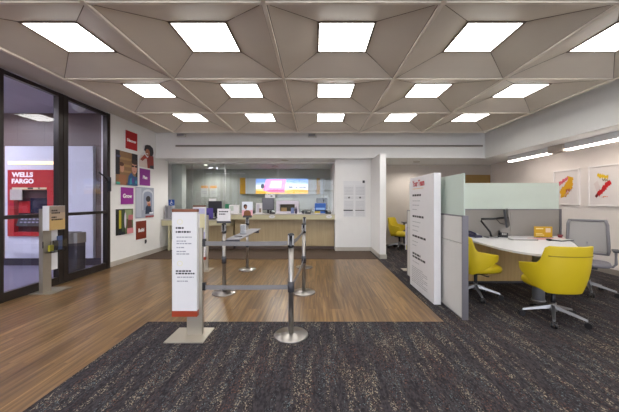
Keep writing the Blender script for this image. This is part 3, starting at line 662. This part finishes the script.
tag(B().box(cxp(281, 8.36), cxp(286.5, 8.36), 8.38, 8.46, CT+.0605, CT+.17).done('cardboard_box', mat('cardboard', '#a0875c', .8)), 'small brown cardboard box inside the white tray frame', 'box')
tag(B().box(cxp(291, 8.3), cxp(294, 8.3), 8.26, 8.3, CT, CT+.17, .008).done('cup', mat('blue_cup', '#6f7fae', .4)), 'blue grey cup beside the white tray frame', 'cup')
tag(B().lathe([(0, CT), (.03, CT), (.03, CT+.12), (.012, CT+.16), (.012, CT+.2), (0, CT+.2)], cxp(296, 8.28), 8.28).done('sanitizer_bottle', mat('dark_bottle', '#3f3550', .3)), 'small dark pump bottle on the counter right of the blue cup', 'bottle')
simple_box('picture_card', 'blue sky picture card standing at the right end of the counter', 'card', 314.5, 326, 203, 0, 8.32, .02, M_paper, CT, bev=0, face=[('#2f62b8', F1), ('#8db6e6', rect(.1, .35, .9, .55)), ('#26324a', rect(.0, .2, 1, .32)), ('#c9b23c', rect(0, 0, .5, .2))])
simple_box('card_sign', 'small white sign card above the right dark monitor', 'sign', 321, 328, 195, 198, 8.89, .01, M_paper, bev=0, base=CT+.41)
simple_box('card_sign', 'white sign card hanging above the grey monitor under the menu screen', 'sign', 265, 275, 194.5, 0, 8.41, .01, M_paper, CT+.453, bev=0, face=[('#2a2a30', rect(.55, .4, .75, .7))])

def pile(px, Y, z, w_, d_, n, label, rot=0.0):
    t = thing('paper_stack', label, 'paper', (cxp(px, Y), Y, z), rot, 'paper stacks on the counters')
    for k in range(n): B().box(-w_+.004*k, w_-.003*k, -d_, d_, k*.008, k*.008+.007).done('sheets', M_paper, t)
pile(300, 8.25, CT, .08, .1, 3, 'low stack of white papers on the counter right of the pump bottle')
pile(318, 8.2, CT, .07, .07, 2, 'thin stack of papers below the blue picture card')
pile(248, 8.5, CT, .07, .09, 4, 'stack of white papers behind the card with a person picture')
pile(218, 8.3, LT, .06, .1, 3, 'stack of papers on the low counter behind the white wait sign')
t = thing('pen_cup', 'dark pen cup with pens on the counter left of the white leaflet box', 'cup', (cxp(253.5, 8.25), 8.25, CT))
B().lathe([(0, 0), (.035, 0), (.038, .09), (.034, .09), (.03, .008), (0, .008)]).done('cup', M_dark, t)
for k_, cc in enumerate(('#23335e', '#7a2430', '#1c1c1e')): B().use(ink(cc)).tube([(-.012+.012*k_, 0, .01), (-.025+.025*k_, .01, .15)], .004).done('pen', None, t)
t = thing('card_reader', 'small black card reader on a short stand on the counter', 'card reader', (cxp(303, 8.18), 8.18, CT))
B().box(-.03, .03, -.03, .03, 0, .05, .004).done('reader_stand', M_dark, t); B().box(-.045, .045, -.05, .03, .0505, .075, .006).done('reader_body', M_black, t)

# ------------------------------------------------------------------ back wall of the teller area
Y9 = 10.48
t = thing('menu_display', 'long white wall box with a bright coloured screen and yellow end stripes', 'display', (0, Y9, 0))
zx0, zx1, zz0, zz1 = cxp(240, Y9), cxp(324.5, Y9), EYE-(194-VY)*Y9/FPX, EYE-(178.5-VY)*Y9/FPX
B().box(zx0, zx1, 0, .118, zz0, zz1, .004).done('display_box', mat('pale_blue_grey_case', '#e6eaf2', .4), t)
b = B(); b.box(cxp(240, Y9), cxp(245.5, Y9), -.012, -.001, zz0, zz1+.03); b.box(cxp(316.5, Y9), cxp(320, Y9), -.012, -.001, zz0, zz1); b.done('yellow_stripe', mat('yellow_stripe', '#e0a50c', .4), t)
SW, SX = cxp(308, Y9)-cxp(256, Y9), cxp(256, Y9)
B().box(SX, SX+SW, -.02, -.001, zz0+.01, zz1-.01).done('screen', M_black, t)
printed('screen_picture', t, SW, zz1-zz0-.02, SX, zz0+.01, -.0205, [('#dfe4f4', F1), ('#7f9fe0', rect(0, .72, 1, 1)), ('#aebfee', rect(0, .6, 1, .74)), ('#e4a838', rect(0, 0, 1, .26)), ('#f0c890', [(0, .2), (.3, .14), (1, .3), (1, .36), (0, .32)]),
  ('#ff7ac0', [(.14, .2), (.2, .95), (.58, .95), (.55, .1), (.3, .12)]), ('#ff4f86', [(.22, .1), (.25, .3), (.55, .3), (.55, .06)]), ('#ffc0e4', [(.26, .4), (.3, .85), (.5, .85), (.48, .4)]), ('#ffffff', rect(.62, .5, .98, .62)), ('#5a6480', rect(.63, .38, .71, .5)), ('#5a6480', rect(.76, .38, .8, .48)), ('#5a6480', rect(.82, .4, .96, .48)), ('#454a60', ell(.13, .5, .035, .16))], .0008, lit=1.5)
for px, lab in ((204.5, 'left'), (213.5, 'right')):  # orange reflections in the teller glass, painted as pale cards
    Y = 10.6; t = thing('painted_reflection', 'pale painted reflection with orange top on the teller back wall, %s of the pair' % lab, 'painted reflection', (cxp(px, Y), Y, EYE-(197-VY)*Y/FPX), 0, 'painted reflections on the teller back wall')
    B().box(-.13, .13, -.01, 0, 0, .42).done('sheet', M_paper, t)
    printed('orange_reflection', t, .26, .42, -.13, 0, -.0105, [('#e2a055', rect(0, .78, 1, 1)), ('#b9b6c4', rect(.1, .45, .9, .5)), ('#b9b6c4', rect(.1, .3, .9, .35))])
def downlight(x, y, lab):
    t = thing('downlight', lab, 'ceiling light', (x, y, ZS), 0, 'round downlights in the low ceiling')
    B().lathe([(.075, -.002), (.1, -.002), (.1, -.008), (.075, -.008), (.075, -.002)]).done('trim_ring', M_white, t)
    B().lathe([(0, -.003), (.06, -.003), (.06, -.006), (0, -.006)]).done('lens', mat('lit_small_lens', '#fff8ee', .5, emit=8), t)
def added_can_light(x, y, lab):  # can and spot added to brighten the teller area and alcove
    t = thing('added_can_light', lab, 'ceiling light', (x, y, ZS), 0, 'added round can lights on the low ceiling')
    B().lathe([(0, 0), (.10, 0), (.10, -.02), (.07, -.028), (0, -.028)]).done('can', M_perim, t)
    ld = bpy.data.lights.new('added_can_lamp', 'SPOT'); ld.energy = CAN_W; ld.spot_size = 2.9; ld.spot_blend = .6; ld.shadow_soft_size = .03; ld.color = (1, .96, .9)
    lo_ = bpy.data.objects.new('added_can_lamp', ld); C.objects.link(lo_); lo_.parent = t; lo_.location = (0, 0, -.075)
downlight(-3.6, 9.3, 'round downlight glowing behind the teller glass')
added_can_light(-1.4, 9.7, 'added white can light on the ceiling behind the teller glass near the menu screen')
added_can_light(-3.7, 9.95, 'added white can light right of the white column behind the glass')
added_can_light(-.9, 8.25, 'added white can light over the right part of the counter')
added_can_light(-3.0, 8.25, 'added white can light over the low counter')
added_can_light(3.0, 8.5, 'added white can light over the far yellow chair')

# ------------------------------------------------------------------ notices on the centre wall
t = thing('notice_board', 'clear wall holder with printed grey notices on the white centre wall', 'notice board', (cxp(343.5, YF), YF-.001, EYE-(217-VY)*YF/FPX))
W, H = cxp(365.5, YF)-cxp(343.5, YF), 36*YF/FPX
B().box(0, W, -.006, 0, 0, H).done('holder', mat('pale_holder', '#dfdfe0', .3), t)
for u in (.02, .53):
    for v, h in ((.22, .26), (.5, .08), (.6, .28), (.02, .17)):
        q = B().box(u*W, (u+.45)*W, -.009, -.0065, v*H, (v+h)*H).done('notice_sheet', mat('notice_paper', '#d9d9da', .6), t)
        words([(k*.14+.06, .05, .95) for k in range(6)], .05, .98, '#b9b9bd', q, .45*W, h*H, u*W, v*H, -.0095)
printed('black_header', t, W, H, 0, 0, -.0102, [('#2a2a2e', rect(.0, .17, .42, .205)), ('#4a4a4e', rect(.53, .175, .95, .2)), ('#4a4a4e', ell(.25, .54, .04, .025)), ('#4a4a4e', ell(.75, .54, .04, .025))])
tag(B().box(cxp(362.5, YF), cxp(364.7, YF), YF-.02, YF, EYE-(183-VY)*YF/FPX, EYE-(180.5-VY)*YF/FPX).done('wall_button', M_black), 'tiny black square device above the notices on the centre wall', 'device')

# ------------------------------------------------------------------ "Your Team" sign
t = thing('freestanding_sign', 'tall thick white free-standing sign panel with a red heading', 'sign', (1.61, 4.88, .006), -PI/2)
# local x -> -Y, local -y -> -X
B().box(0, .99, 0, .095, 0, 1.80, .003).done('sign_board', M_white, t)
text('Your Team', .135, ink('#b02428'), t, (.14, -.002, 1.69), name='heading', align='LEFT', off=.004, sx=.82)
printed('yellow_underline', t, .99, 1.8, 0, 0, -.0015, [('#d9a03a', rect(.14, .893, .62, .897))])
hd = [(.13, 1.49, .38), (.13, 1.15, .50), (.13, .83, .60), (.13, .54, .36), (.13, .49, .56)]
bh = B().use(ink('#1b1b1e')); rnd = random.Random(3)
for x, z, wd in hd:
    u = 0
    while u < wd-.02:
        q = min(rnd.uniform(.06, .13), wd-u); bh.quad([(x+u, -.0015, z), (x+u+q, -.0015, z), (x+u+q, -.0015, z+.032), (x+u, -.0015, z+.032)]); u += q+.015
bh.done('subheading_text', None, t)
bg = B().use(ink('#a8a8ac'))
for x, z, wd in [(.13, 1.41, .34), (.13, 1.34, .30), (.13, 1.27, .2), (.13, 1.07, .36), (.13, 1.0, .3), (.13, .93, .26), (.13, .75, .25), (.13, .69, .2), (.13, .42, .3)]+[(.1, .33-.03*k, (.66 if k % 3 else .5)) for k in range(9)]:
    u = 0
    while u < wd-.02:
        q = min(rnd.uniform(.05, .12), wd-u); bg.quad([(x+u, -.0015, z), (x+u+q, -.0015, z), (x+u+q, -.0015, z+.012), (x+u, -.0015, z+.012)]); u += q+.012
bg.done('body_text', None, t)

# ------------------------------------------------------------------ cubicle partitions
t = thing('partition', 'grey partition running away behind the white sign, frosted glass on top', 'partition', (0, 0, .006))
b = B(); b.box(1.74, 1.76, 3.40, 5.42, 0.02, .90); b.box(1.74, 1.76, 3.40, 5.42, .91, 1.225); b.done('side_panel', M_grey, t)
B().box(1.7605, 1.795, 3.40, 5.42, 0.02, 1.225).done('panel_core', M_fabric, t)
b = B(); b.box(1.738, 1.808, 3.38, 3.40, 0.0, 1.24); b.box(1.738, 1.808, 5.42, 5.44, 0, 1.24); b.box(1.738, 1.808, 3.40, 5.42, 1.225, 1.24); b.box(1.75, 1.80, 3.40, 5.42, 0, .02); b.done('panel_frame', M_gedge, t)
B().box(1.775, 1.79, 3.42, 5.41, 1.2405, 1.75).done('glass_screen', M_frost, t)
t = thing('partition', 'grey fabric partition behind the desk facing the viewer, frosted glass on top', 'partition', (0, 0, .006))
for k_ in range(3):
    xa, xb = 1.84+k_*.925, 1.84+(k_+1)*.925-.008; B().box(xa, xb, 5.395, 5.435, .02, 1.245).done('fabric_panel', M_fabric, t)
b = B(); b.box(4.612, 4.64, 5.38, 5.45, 0, 1.262); b.box(1.84, 4.612, 5.385, 5.445, 1.245, 1.262); b.box(1.84, 4.612, 5.39, 5.44, 0, .02); b.done('panel_frame', M_gedge, t)
B().box(1.81, 4.61, 5.408, 5.422, 1.2625, 1.755).done('glass_screen', M_frost, t)
# desk
t = thing('office_desk', 'white rounded desk top on a grey column in the cubicle', 'desk', (0, 0, .006))
out = [(2.3, 5.375), (2.3, 5.05), (2.62, 4.85), (2.60, 4.6), (2.585, 4.3), (2.58, 4.0), (2.62, 3.78), (2.70, 3.6), (2.84, 3.47), (3.0, 3.40), (3.2, 3.37), (3.33, 3.42), (3.43, 3.54), (3.53, 3.72), (3.73, 4.05), (4.03, 4.45), (4.28, 4.85), (4.45, 5.1), (4.52, 5.25), (4.55, 5.375)]
B().prism(out, .728, .755).done('desk_top', M_white, t)
b = B(); b.cyl((3.16, 4.05, 0.02), (3.16, 4.05, .728), .075, n=28); b.cyl((3.16, 4.05, 0), (3.16, 4.05, .02), .085); b.done('column', mat('grey_column', '#97989c', .35, metal=.3), t)
b = B(); b.box(2.45, 4.35, 4.86, 4.885, .05, .727); b.done('modesty_panel', M_deskwood, t)
b = B(); b.box(2.47, 4.33, 4.90, 5.36, .0, .05); b.box(2.46, 2.48, 4.886, 5.37, .05, .727); b.box(4.32, 4.34, 4.886, 5.37, .05, .727); b.done('cabinet_carcass', M_dark, t)
DT = .7615
# desk items
t = thing('monitor', 'thin black monitor seen edge-on on a bent arm over the desk', 'monitor', (3.45, 5.1, DT))
ang = math.atan2(3.45, 5.1)
def rotp(o, a): o.rotation_euler = (0, 0, a)
mo = B().box(-.26, .26, -.012, .022, .20, .52, .006).done('monitor_housing', M_black, t); mo.rotation_euler = (-.12, 0, PI/2-ang-.06); mo.location = (.02, 0, 0)
sc = B().box(-.25, .25, .0225, .024, .212, .508).done('screen', ink('#6e6e74'), mo)
b = B(); b.tube([(-.30, .02, .02), (-.32, .02, .10), (-.48, .03, .30), (-.46, .03, .335)], .017); b.tube([(-.47, .03, .335), (-.25, .03, .34), (-.06, .01, .36), (-.015, 0, .36)], .018); b.tube([(-.2, .03, .33), (-.14, .03, .26), (-.06, .02, .24), (-.03, .01, .3)], .005); b.done('monitor_arm', M_black, t)
B().box(-.40, -.22, -.06, .10, 0, .02, .004).done('arm_base', M_alu, t)
phone(2.9, 5.2, DT, 'dark blue desk phone at the left end of the cubicle desk', .3, mat('navy_plastic', '#28284a', .35))
phone(3.42, 5.22, DT, 'black desk phone standing behind the papers on the cubicle desk', -.6)
t = thing('keyboard', 'pale keyboard lying near the middle of the cubicle desk', 'keyboard', (3.5, 4.82, DT), -.1)
B().box(-.2, .2, -.07, .07, 0, .018, .004).done('keyboard_case', mat('pale_keyboard', '#8f8c88', .5), t)
k = B().use(M_white)
for r in range(4):
    for c in range(13): k.box(-.19+c*.029, -.166+c*.029, -.06+r*.03, -.035+r*.03, .0185, .024)
k.done('keys', None, t)
tag(B().ball((3.86, 4.72, DT+.018), .035, .055, .018).done('computer_mouse', M_black), 'black computer mouse right of the keyboard', 'mouse')
t = thing('card_holder', 'yellow information card in a stand on the cubicle desk', 'card', (4.08, 5.12, DT), -.1)
B().box(-.15, .15, -.03, .05, 0, .012).done('card_foot', M_clear, t)
B().box(-.15, .15, -.006, .006, .012, .20).done('card', mat('yellow_card', '#c39a18', .5), t)
printed('card_print', t, .3, .188, -.15, .012, -.0065, [('#e9d9a0', rect(.08, .75, .5, .85)), ('#e9d9a0', rect(.08, .3, .45, .36)), ('#e9d9a0', rect(.08, .15, .55, .22)), ('#d8c2a8', rect(.62, .45, .9, .85))])
t = tag(B().box(3.75, 4.35, 4.86, 5.06, DT, DT+.006).done('desk_mat', mat('pink_papers', '#d39aa0', .6)), 'flat pink folder in front of the yellow card', 'folder')
t = thing('tablet', 'dark closed laptop lying on the right of the cubicle desk', 'laptop', (4.08, 4.75, DT), .35); B().box(-.16, .16, -.1, .1, 0, .018, .005).done('laptop_body', M_dark, t); B().box(-.155, .155, -.095, .095, .0185, .022).done('laptop_lid', M_grey, t)
tag(B().lathe([(0, DT), (.03, DT), (.045, DT+.05), (.04, DT+.05), (.026, DT+.008), (0, DT+.008)], 4.42, 5.16).done('small_bowl', mat('dark_red_bowl', '#7c2432', .35)), 'small dark red bowl at the right end of the cubicle desk', 'bowl')

# ------------------------------------------------------------------ chairs
def star_base(t, phase, post_top, legm, R=.31):
    B().cyl((0, 0, .10), (0, 0, post_top), .024, n=16).done('gas_column', M_black, t)
    B().cyl((0, 0, .10), (0, 0, .20), .04, .032, n=20).done('hub', legm, t)
    for k in range(5):
        a = phase+2*PI*k/5; c, s = math.cos(a), math.sin(a); P = lambda r, z: (r*c, r*s, z)
        l = B()
        ring = []
        for r, z, w_, h_ in ((.03, .150, .024, .022), (.12, .128, .02, .016), (R, .082, .014, .010)):
            ring.append([l.bm.verts.new((r*c-s*ww, r*s+c*ww, z+hh)) for ww, hh in ((-w_, -h_), (w_, -h_), (w_*.6, h_), (-w_*.6, h_))])
        for A_, B_ in zip(ring, ring[1:]):
            for i in range(4): l._f([A_[i], A_[(i+1) % 4], B_[(i+1) % 4], B_[i]])
        l._f(ring[0]); l._f(list(reversed(ring[-1])))
        leg = l.done('leg', legm, t)
        w = B(); n = Vector((-s, c, 0))
        for sg in (-1, 1):
            p = Vector(P(R+.01, .034)); w.cyl(p+n*sg*.006, p+n*sg*.03, .034, n=16)
        w.cyl(P(R, .03), P(R, .07), .009, n=8); w.cyl(P(R+.01, .035), P(R+.01, .056), .022, n=12)
        w.done('caster', M_black, leg)
def tub_chair(loc, rotz, phase, label):
    t = thing('tub_chair', label, 'chair', loc, rotz, 'yellow tub chairs')
    star_base(t, phase-rotz, .36, M_alu)
    B().box(-.09, .09, -.12, .13, .335, .375, .01).done('tilt_mechanism', M_black, t)
    # shell: around s, up v
    NS, NV = 40, 12; b = B(); grid = []
    def plan(s):            # s -1..1 from left arm tip round the back to right arm tip (top edge)
        a = s*2.05            # angle from the back
        e = 2.6; cx_, cy_ = math.sin(a), -math.cos(a)
        r = (abs(cx_)**e+abs(cy_)**e)**(-1/e)
        return Vector((cx_*r, cy_*r))
    def topz(s):
        u = abs(s)
        if u < .43: return .91
        if u < .53: k = (u-.43)/.10; k = k*k*(3-2*k); return .91-k*.20
        return .71-.05*(u-.53)/.47
    for i in range(NS+1):
        s = -1+2*i/NS; p = plan(s); col = []; zt = topz(s); arm = max(0, (abs(s)-.40)/.60)
        zb = .365+.215*arm**1.1
        for j in range(NV+1):
            v = j/NV; z = zb+(zt-zb)*v; h = (z-.365)/.53
            g = .84+.18*(1-(1-min(1, h*1.5))**2)
            lean = -.05*h
            col.append((p.x*(.298+.035*arm)*g, p.y*.27*g+lean*(1-arm), z))
        grid.append(col)
    V = [[b.bm.verts.new(c) for c in col] for col in grid]
    for i in range(NS):
        for j in range(NV): b._f([V[i][j], V[i+1][j], V[i+1][j+1], V[i][j+1]], True)
    # bottom pan
    cv = b.bm.verts.new((0, -.04, .352)); lo = [i for i in range(NS+1) if abs(-1+2*i/NS) < .8]
    for i in lo[:-1]: b._f([V[i][0], cv, V[i+1][0]], True)
    b._f([V[lo[-1]][0], cv, V[lo[0]][0]], True)
    sh = b.done('shell', M_yellow, t)
    md = sh.modifiers.new('thick', 'SOLIDIFY'); md.thickness = .028; md.offset = -1
    md = sh.modifiers.new('round', 'BEVEL'); md.width = .009; md.segments = 3; md.limit_method = 'ANGLE'; md.angle_limit = 1.0
    # back seam band
    B().ball((0, .05, .43), .255, .275, .07, sq=.7).done('seat_cushion', M_yellow, t)
    B().tube([(plan(q/20).x*.305, plan(q/20).y*.277-.042, .80) for q in range(-8, 9)], .005).done('back_seam', mat('seam_shade_yellow', '#8a7a08', .6), t)  # seam line, its soft shadow put into the dark yellow
    B().tube([(.04, .0, .345), (.2, .04, .34), (.23, .05, .345)], .008).done('lever', M_black, t)
    return t
tub_chair((2.845, 3.42, .006), -.04, math.radians(16), 'yellow tub chair nearest the camera, its back turned, in front of the desk')
tub_chair((2.38, 4.25, .006), -PI/2+.05, math.radians(40), 'yellow tub chair between the grey partition and the desk')
tub_chair((2.50, 8.55, .006), -2.2, math.radians(30), 'yellow tub chair far back beside the centre wall')
# grey task chair
t = thing('task_chair', 'grey mesh back task chair with arms at the right of the desk', 'chair', (4.22, 4.42, .006), PI*.75+.06)
star_base(t, .4, .40, M_alu, .31)
M_gf = mat('grey_chair_frame', '#6f6c70', .45); M_seat = mat('grey_seat_fabric', '#716e74', .85, bump=.2, bscale=500)
B().box(-.1, .1, -.12, .12, .38, .425, .01).done('tilt_mechanism', M_dark, t)
B().ball((0, .03, .46), .25, .25, .035, sq=.5).done('seat', M_seat, t)
bk = B(); R_ = []
def backpt(u, v): return Vector((u*(.25-.02*v+(.0)), -.27-.06*v+.03*(1-abs(u)**2)*-1, .56+.54*v))
for u in (-1, 1): bk.tube([backpt(u*(1 if 0 < v < 8 else .93), v/8) for v in range(9)], .024, 8)
for v in (0.02, .99): bk.tube([backpt(-1+2*k/12, v) for k in range(13)], .02 if v > .5 else .018, 8)
bf = bk.done('back_frame', M_gf, t)
ms = B(); G = [[ms.bm.verts.new(backpt(-1+2*i/12, j/10)+Vector((0, 0.0, 0))) for j in range(11)] for i in range(13)]
for i in range(12):
    for j in range(10): ms._f([G[i][j], G[i+1][j], G[i+1][j+1], G[i][j+1]], True)
meshm = mat('grey_mesh_fabric', '#a5a19f', .8); 
mo = ms.done('mesh_back', meshm, t)
nt = meshm.node_tree; bs = nt.nodes['Principled BSDF']; bs.inputs['Alpha'].default_value = .72
mo.modifiers.new('thick', 'SOLIDIFY').thickness = .003
B().tube([(0, -.08, .40), (0, -.28, .43), (0, -.33, .56), (0, -.335, .75)], .022).done('back_support', M_gf, t)
for sx in (-1, 1):
    a = B().tube([(sx*.12, .0, .41), (sx*.27, .0, .43), (sx*.30, .0, .47), (sx*.30, -.01, .66)], .018).done('armrest', M_gf, t)
    B().box(sx*.30-.04, sx*.30+.04, -.12, .13, .66, .685, .008).done('arm_pad', M_dark, a)

# ------------------------------------------------------------------ right wall art
def art(y0, y1, z0, z1, label, shapes):
    W, H = y1-y0, z1-z0; t = thing('framed_art', label, 'picture', (XR-.0005, y1, z0), -PI/2, 'framed abstract prints on the right wall')
    f = B(); k = .03; f.box(0, W, -.035, 0, 0, k); f.box(0, W, -.035, 0, H-k, H); f.box(0, k, -.035, 0, k, H-k); f.box(W-k, W, -.035, 0, k, H-k); f.done('frame', mat('white_art_frame', '#e8e2df', .4), t)
    B().box(k, W-k, -.02, -.001, k, H-k).done('mount', mat('art_paper', '#ddd5d2', .6), t)
    printed('painting', t, W-2*k, H-2*k, k, k, -.0205, shapes, .0008)
def stroke(x0, z0, x1, z1, w_, jag=.02, seed=1):
    r = random.Random(seed); dx, dz = x1-x0, z1-z0; L = math.hypot(dx, dz); nx, nz = -dz/L, dx/L; n = 16; jag *= 1.7; a = []; c = []
    for i in range(n+1):
        k = i/n; a.append((x0+dx*k+nx*(w_/2+r.uniform(-jag, jag)), z0+dz*k+nz*(w_/2+r.uniform(-jag, jag)))); c.append((x0+dx*k-nx*(w_/2+r.uniform(-jag, jag)), z0+dz*k-nz*(w_/2+r.uniform(-jag, jag))))
    return a+list(reversed(c))
art(6.14, 6.81, 1.33, 2.13, 'framed abstract print with a large yellow stroke and pink dabs', [('#d8a012', stroke(.70, .82, .62, .5, .25, .02, 1)), ('#d8a012', stroke(.66, .6, .35, .28, .3, .03, 2)), ('#d8a012', stroke(.32, .45, .38, .2, .16, .02, 3)), ('#d9707c', stroke(.18, .6, .6, .8, .1, .02, 4)), ('#c94858', stroke(.2, .65, .55, .72, .04, .02, 5)), ('#a85a3a', stroke(.5, .4, .75, .42, .05, .03, 6)), ('#c9a0a4', stroke(.45, .22, .6, .4, .04, .02, 7))])
art(5.27, 5.94, 1.316, 2.135, 'framed abstract print with a thick red diagonal stroke', [('#d6c7c4', stroke(.2, .6, .35, .3, .16, .008, 8)), ('#d9b414', stroke(.25, .78, .62, .72, .1, .02, 9)), ('#8a7c5a', stroke(.42, .66, .62, .62, .05, .02, 10)), ('#c4161c', stroke(.28, .25, .68, .6, .13, .02, 11)), ('#6e1a1c', stroke(.2, .2, .28, .27, .08, .01, 12)), ('#d98a6a', stroke(.4, .2, .6, .22, .02, .01, 13))])
# door behind the cubicle
dd = B(); dd.box(4.93, 5.60, 9.265, 9.299, .007, 2.2); do = struct('door_1', dd, M_doorwood)
f = B(); f.box(4.86, 4.93, 9.25, 9.299, .007, 2.27); f.box(5.60, 5.66, 9.25, 9.299, .007, 2.27); f.box(4.93, 5.60, 9.25, 9.299, 2.2, 2.27); f.done('door_frame', M_doorwood, do)
B().cyl((5.02, 9.264, 1.0), (5.02, 9.21, 1.0), .02, n=12).done('door_handle', M_steel, do)
# linear lights under the right soffit
for y0, y1, lab in ((6.26, 7.57, 'far linear ceiling light over the cubicle, beyond the joint box'), (3.6, 5.84, 'near linear ceiling light running off the right edge of the photo'), (.6, 3.5, 'linear ceiling light over the right side above the viewer')):
    t = thing('linear_light', lab, 'ceiling light', (5.15, (y0+y1)/2, ZS-.001), 0, 'linear lights under the right soffit'); h = (y1-y0)/2
    B().box(-.06, .06, -h, h, -.12, 0).done('light_housing', M_white, t)
    B().box(-.055, .055, -h+.01, h-.01, -.145, -.121).done('diffuser', M_llamp, t)
tag(B().box(5.07, 5.23, 5.86, 6.24, ZS-.15, ZS-.001, .004).done('junction_box', mat('beige_junction_box', '#c9bcb0', .5)), 'pale box joining the two linear lights under the soffit', 'junction box')

# ------------------------------------------------------------------ far cubicle
t = thing('office_desk', 'dark edged desk in the far alcove behind the white sign', 'desk', (0, 0, .006))
B().box(2.75, 3.9, 8.2, 9.2, .72, .75, .005).done('desk_top', mat('dark_desk_top', '#3f3a3c', .4), t)
b = B(); b.box(3.85, 3.88, 8.25, 9.15, 0, .72); b.box(2.8, 2.83, 8.9, 9.15, 0, .72); b.done('desk_gable', M_dark, t)
t = thing('side_cabinet', 'low wooden cabinet behind the far yellow chair', 'cabinet', (1.95, 9.05, .006))
B().box(-.22, .22, -.2, .2, 0, .72).done('cabinet_body', M_deskwood, t); B().box(-.21, .21, -.215, -.201, .03, .70).done('cabinet_door', M_deskwood, t)
t = thing('brochure_rack', 'slim floor rack with pale square base behind the white sign', 'rack', (1.87, 5.85, .006))
B().box(-.1, .12, -.1, .1, 0, .012, .003).done('base_plate', M_nickel, t); B().box(.03, .07, .0, .03, .012, .95).done('post', M_nickel, t)
B().box(-.04, .09, -.03, -.001, .42, .95).done('rack_panel', M_paper, t)
printed('leaflet', t, .13, .5, -.04, .42, -.0305, [('#cfc9dd', rect(.1, .4, .9, .95)), ('#d2c95a', rect(.1, .0, .7, .2))])
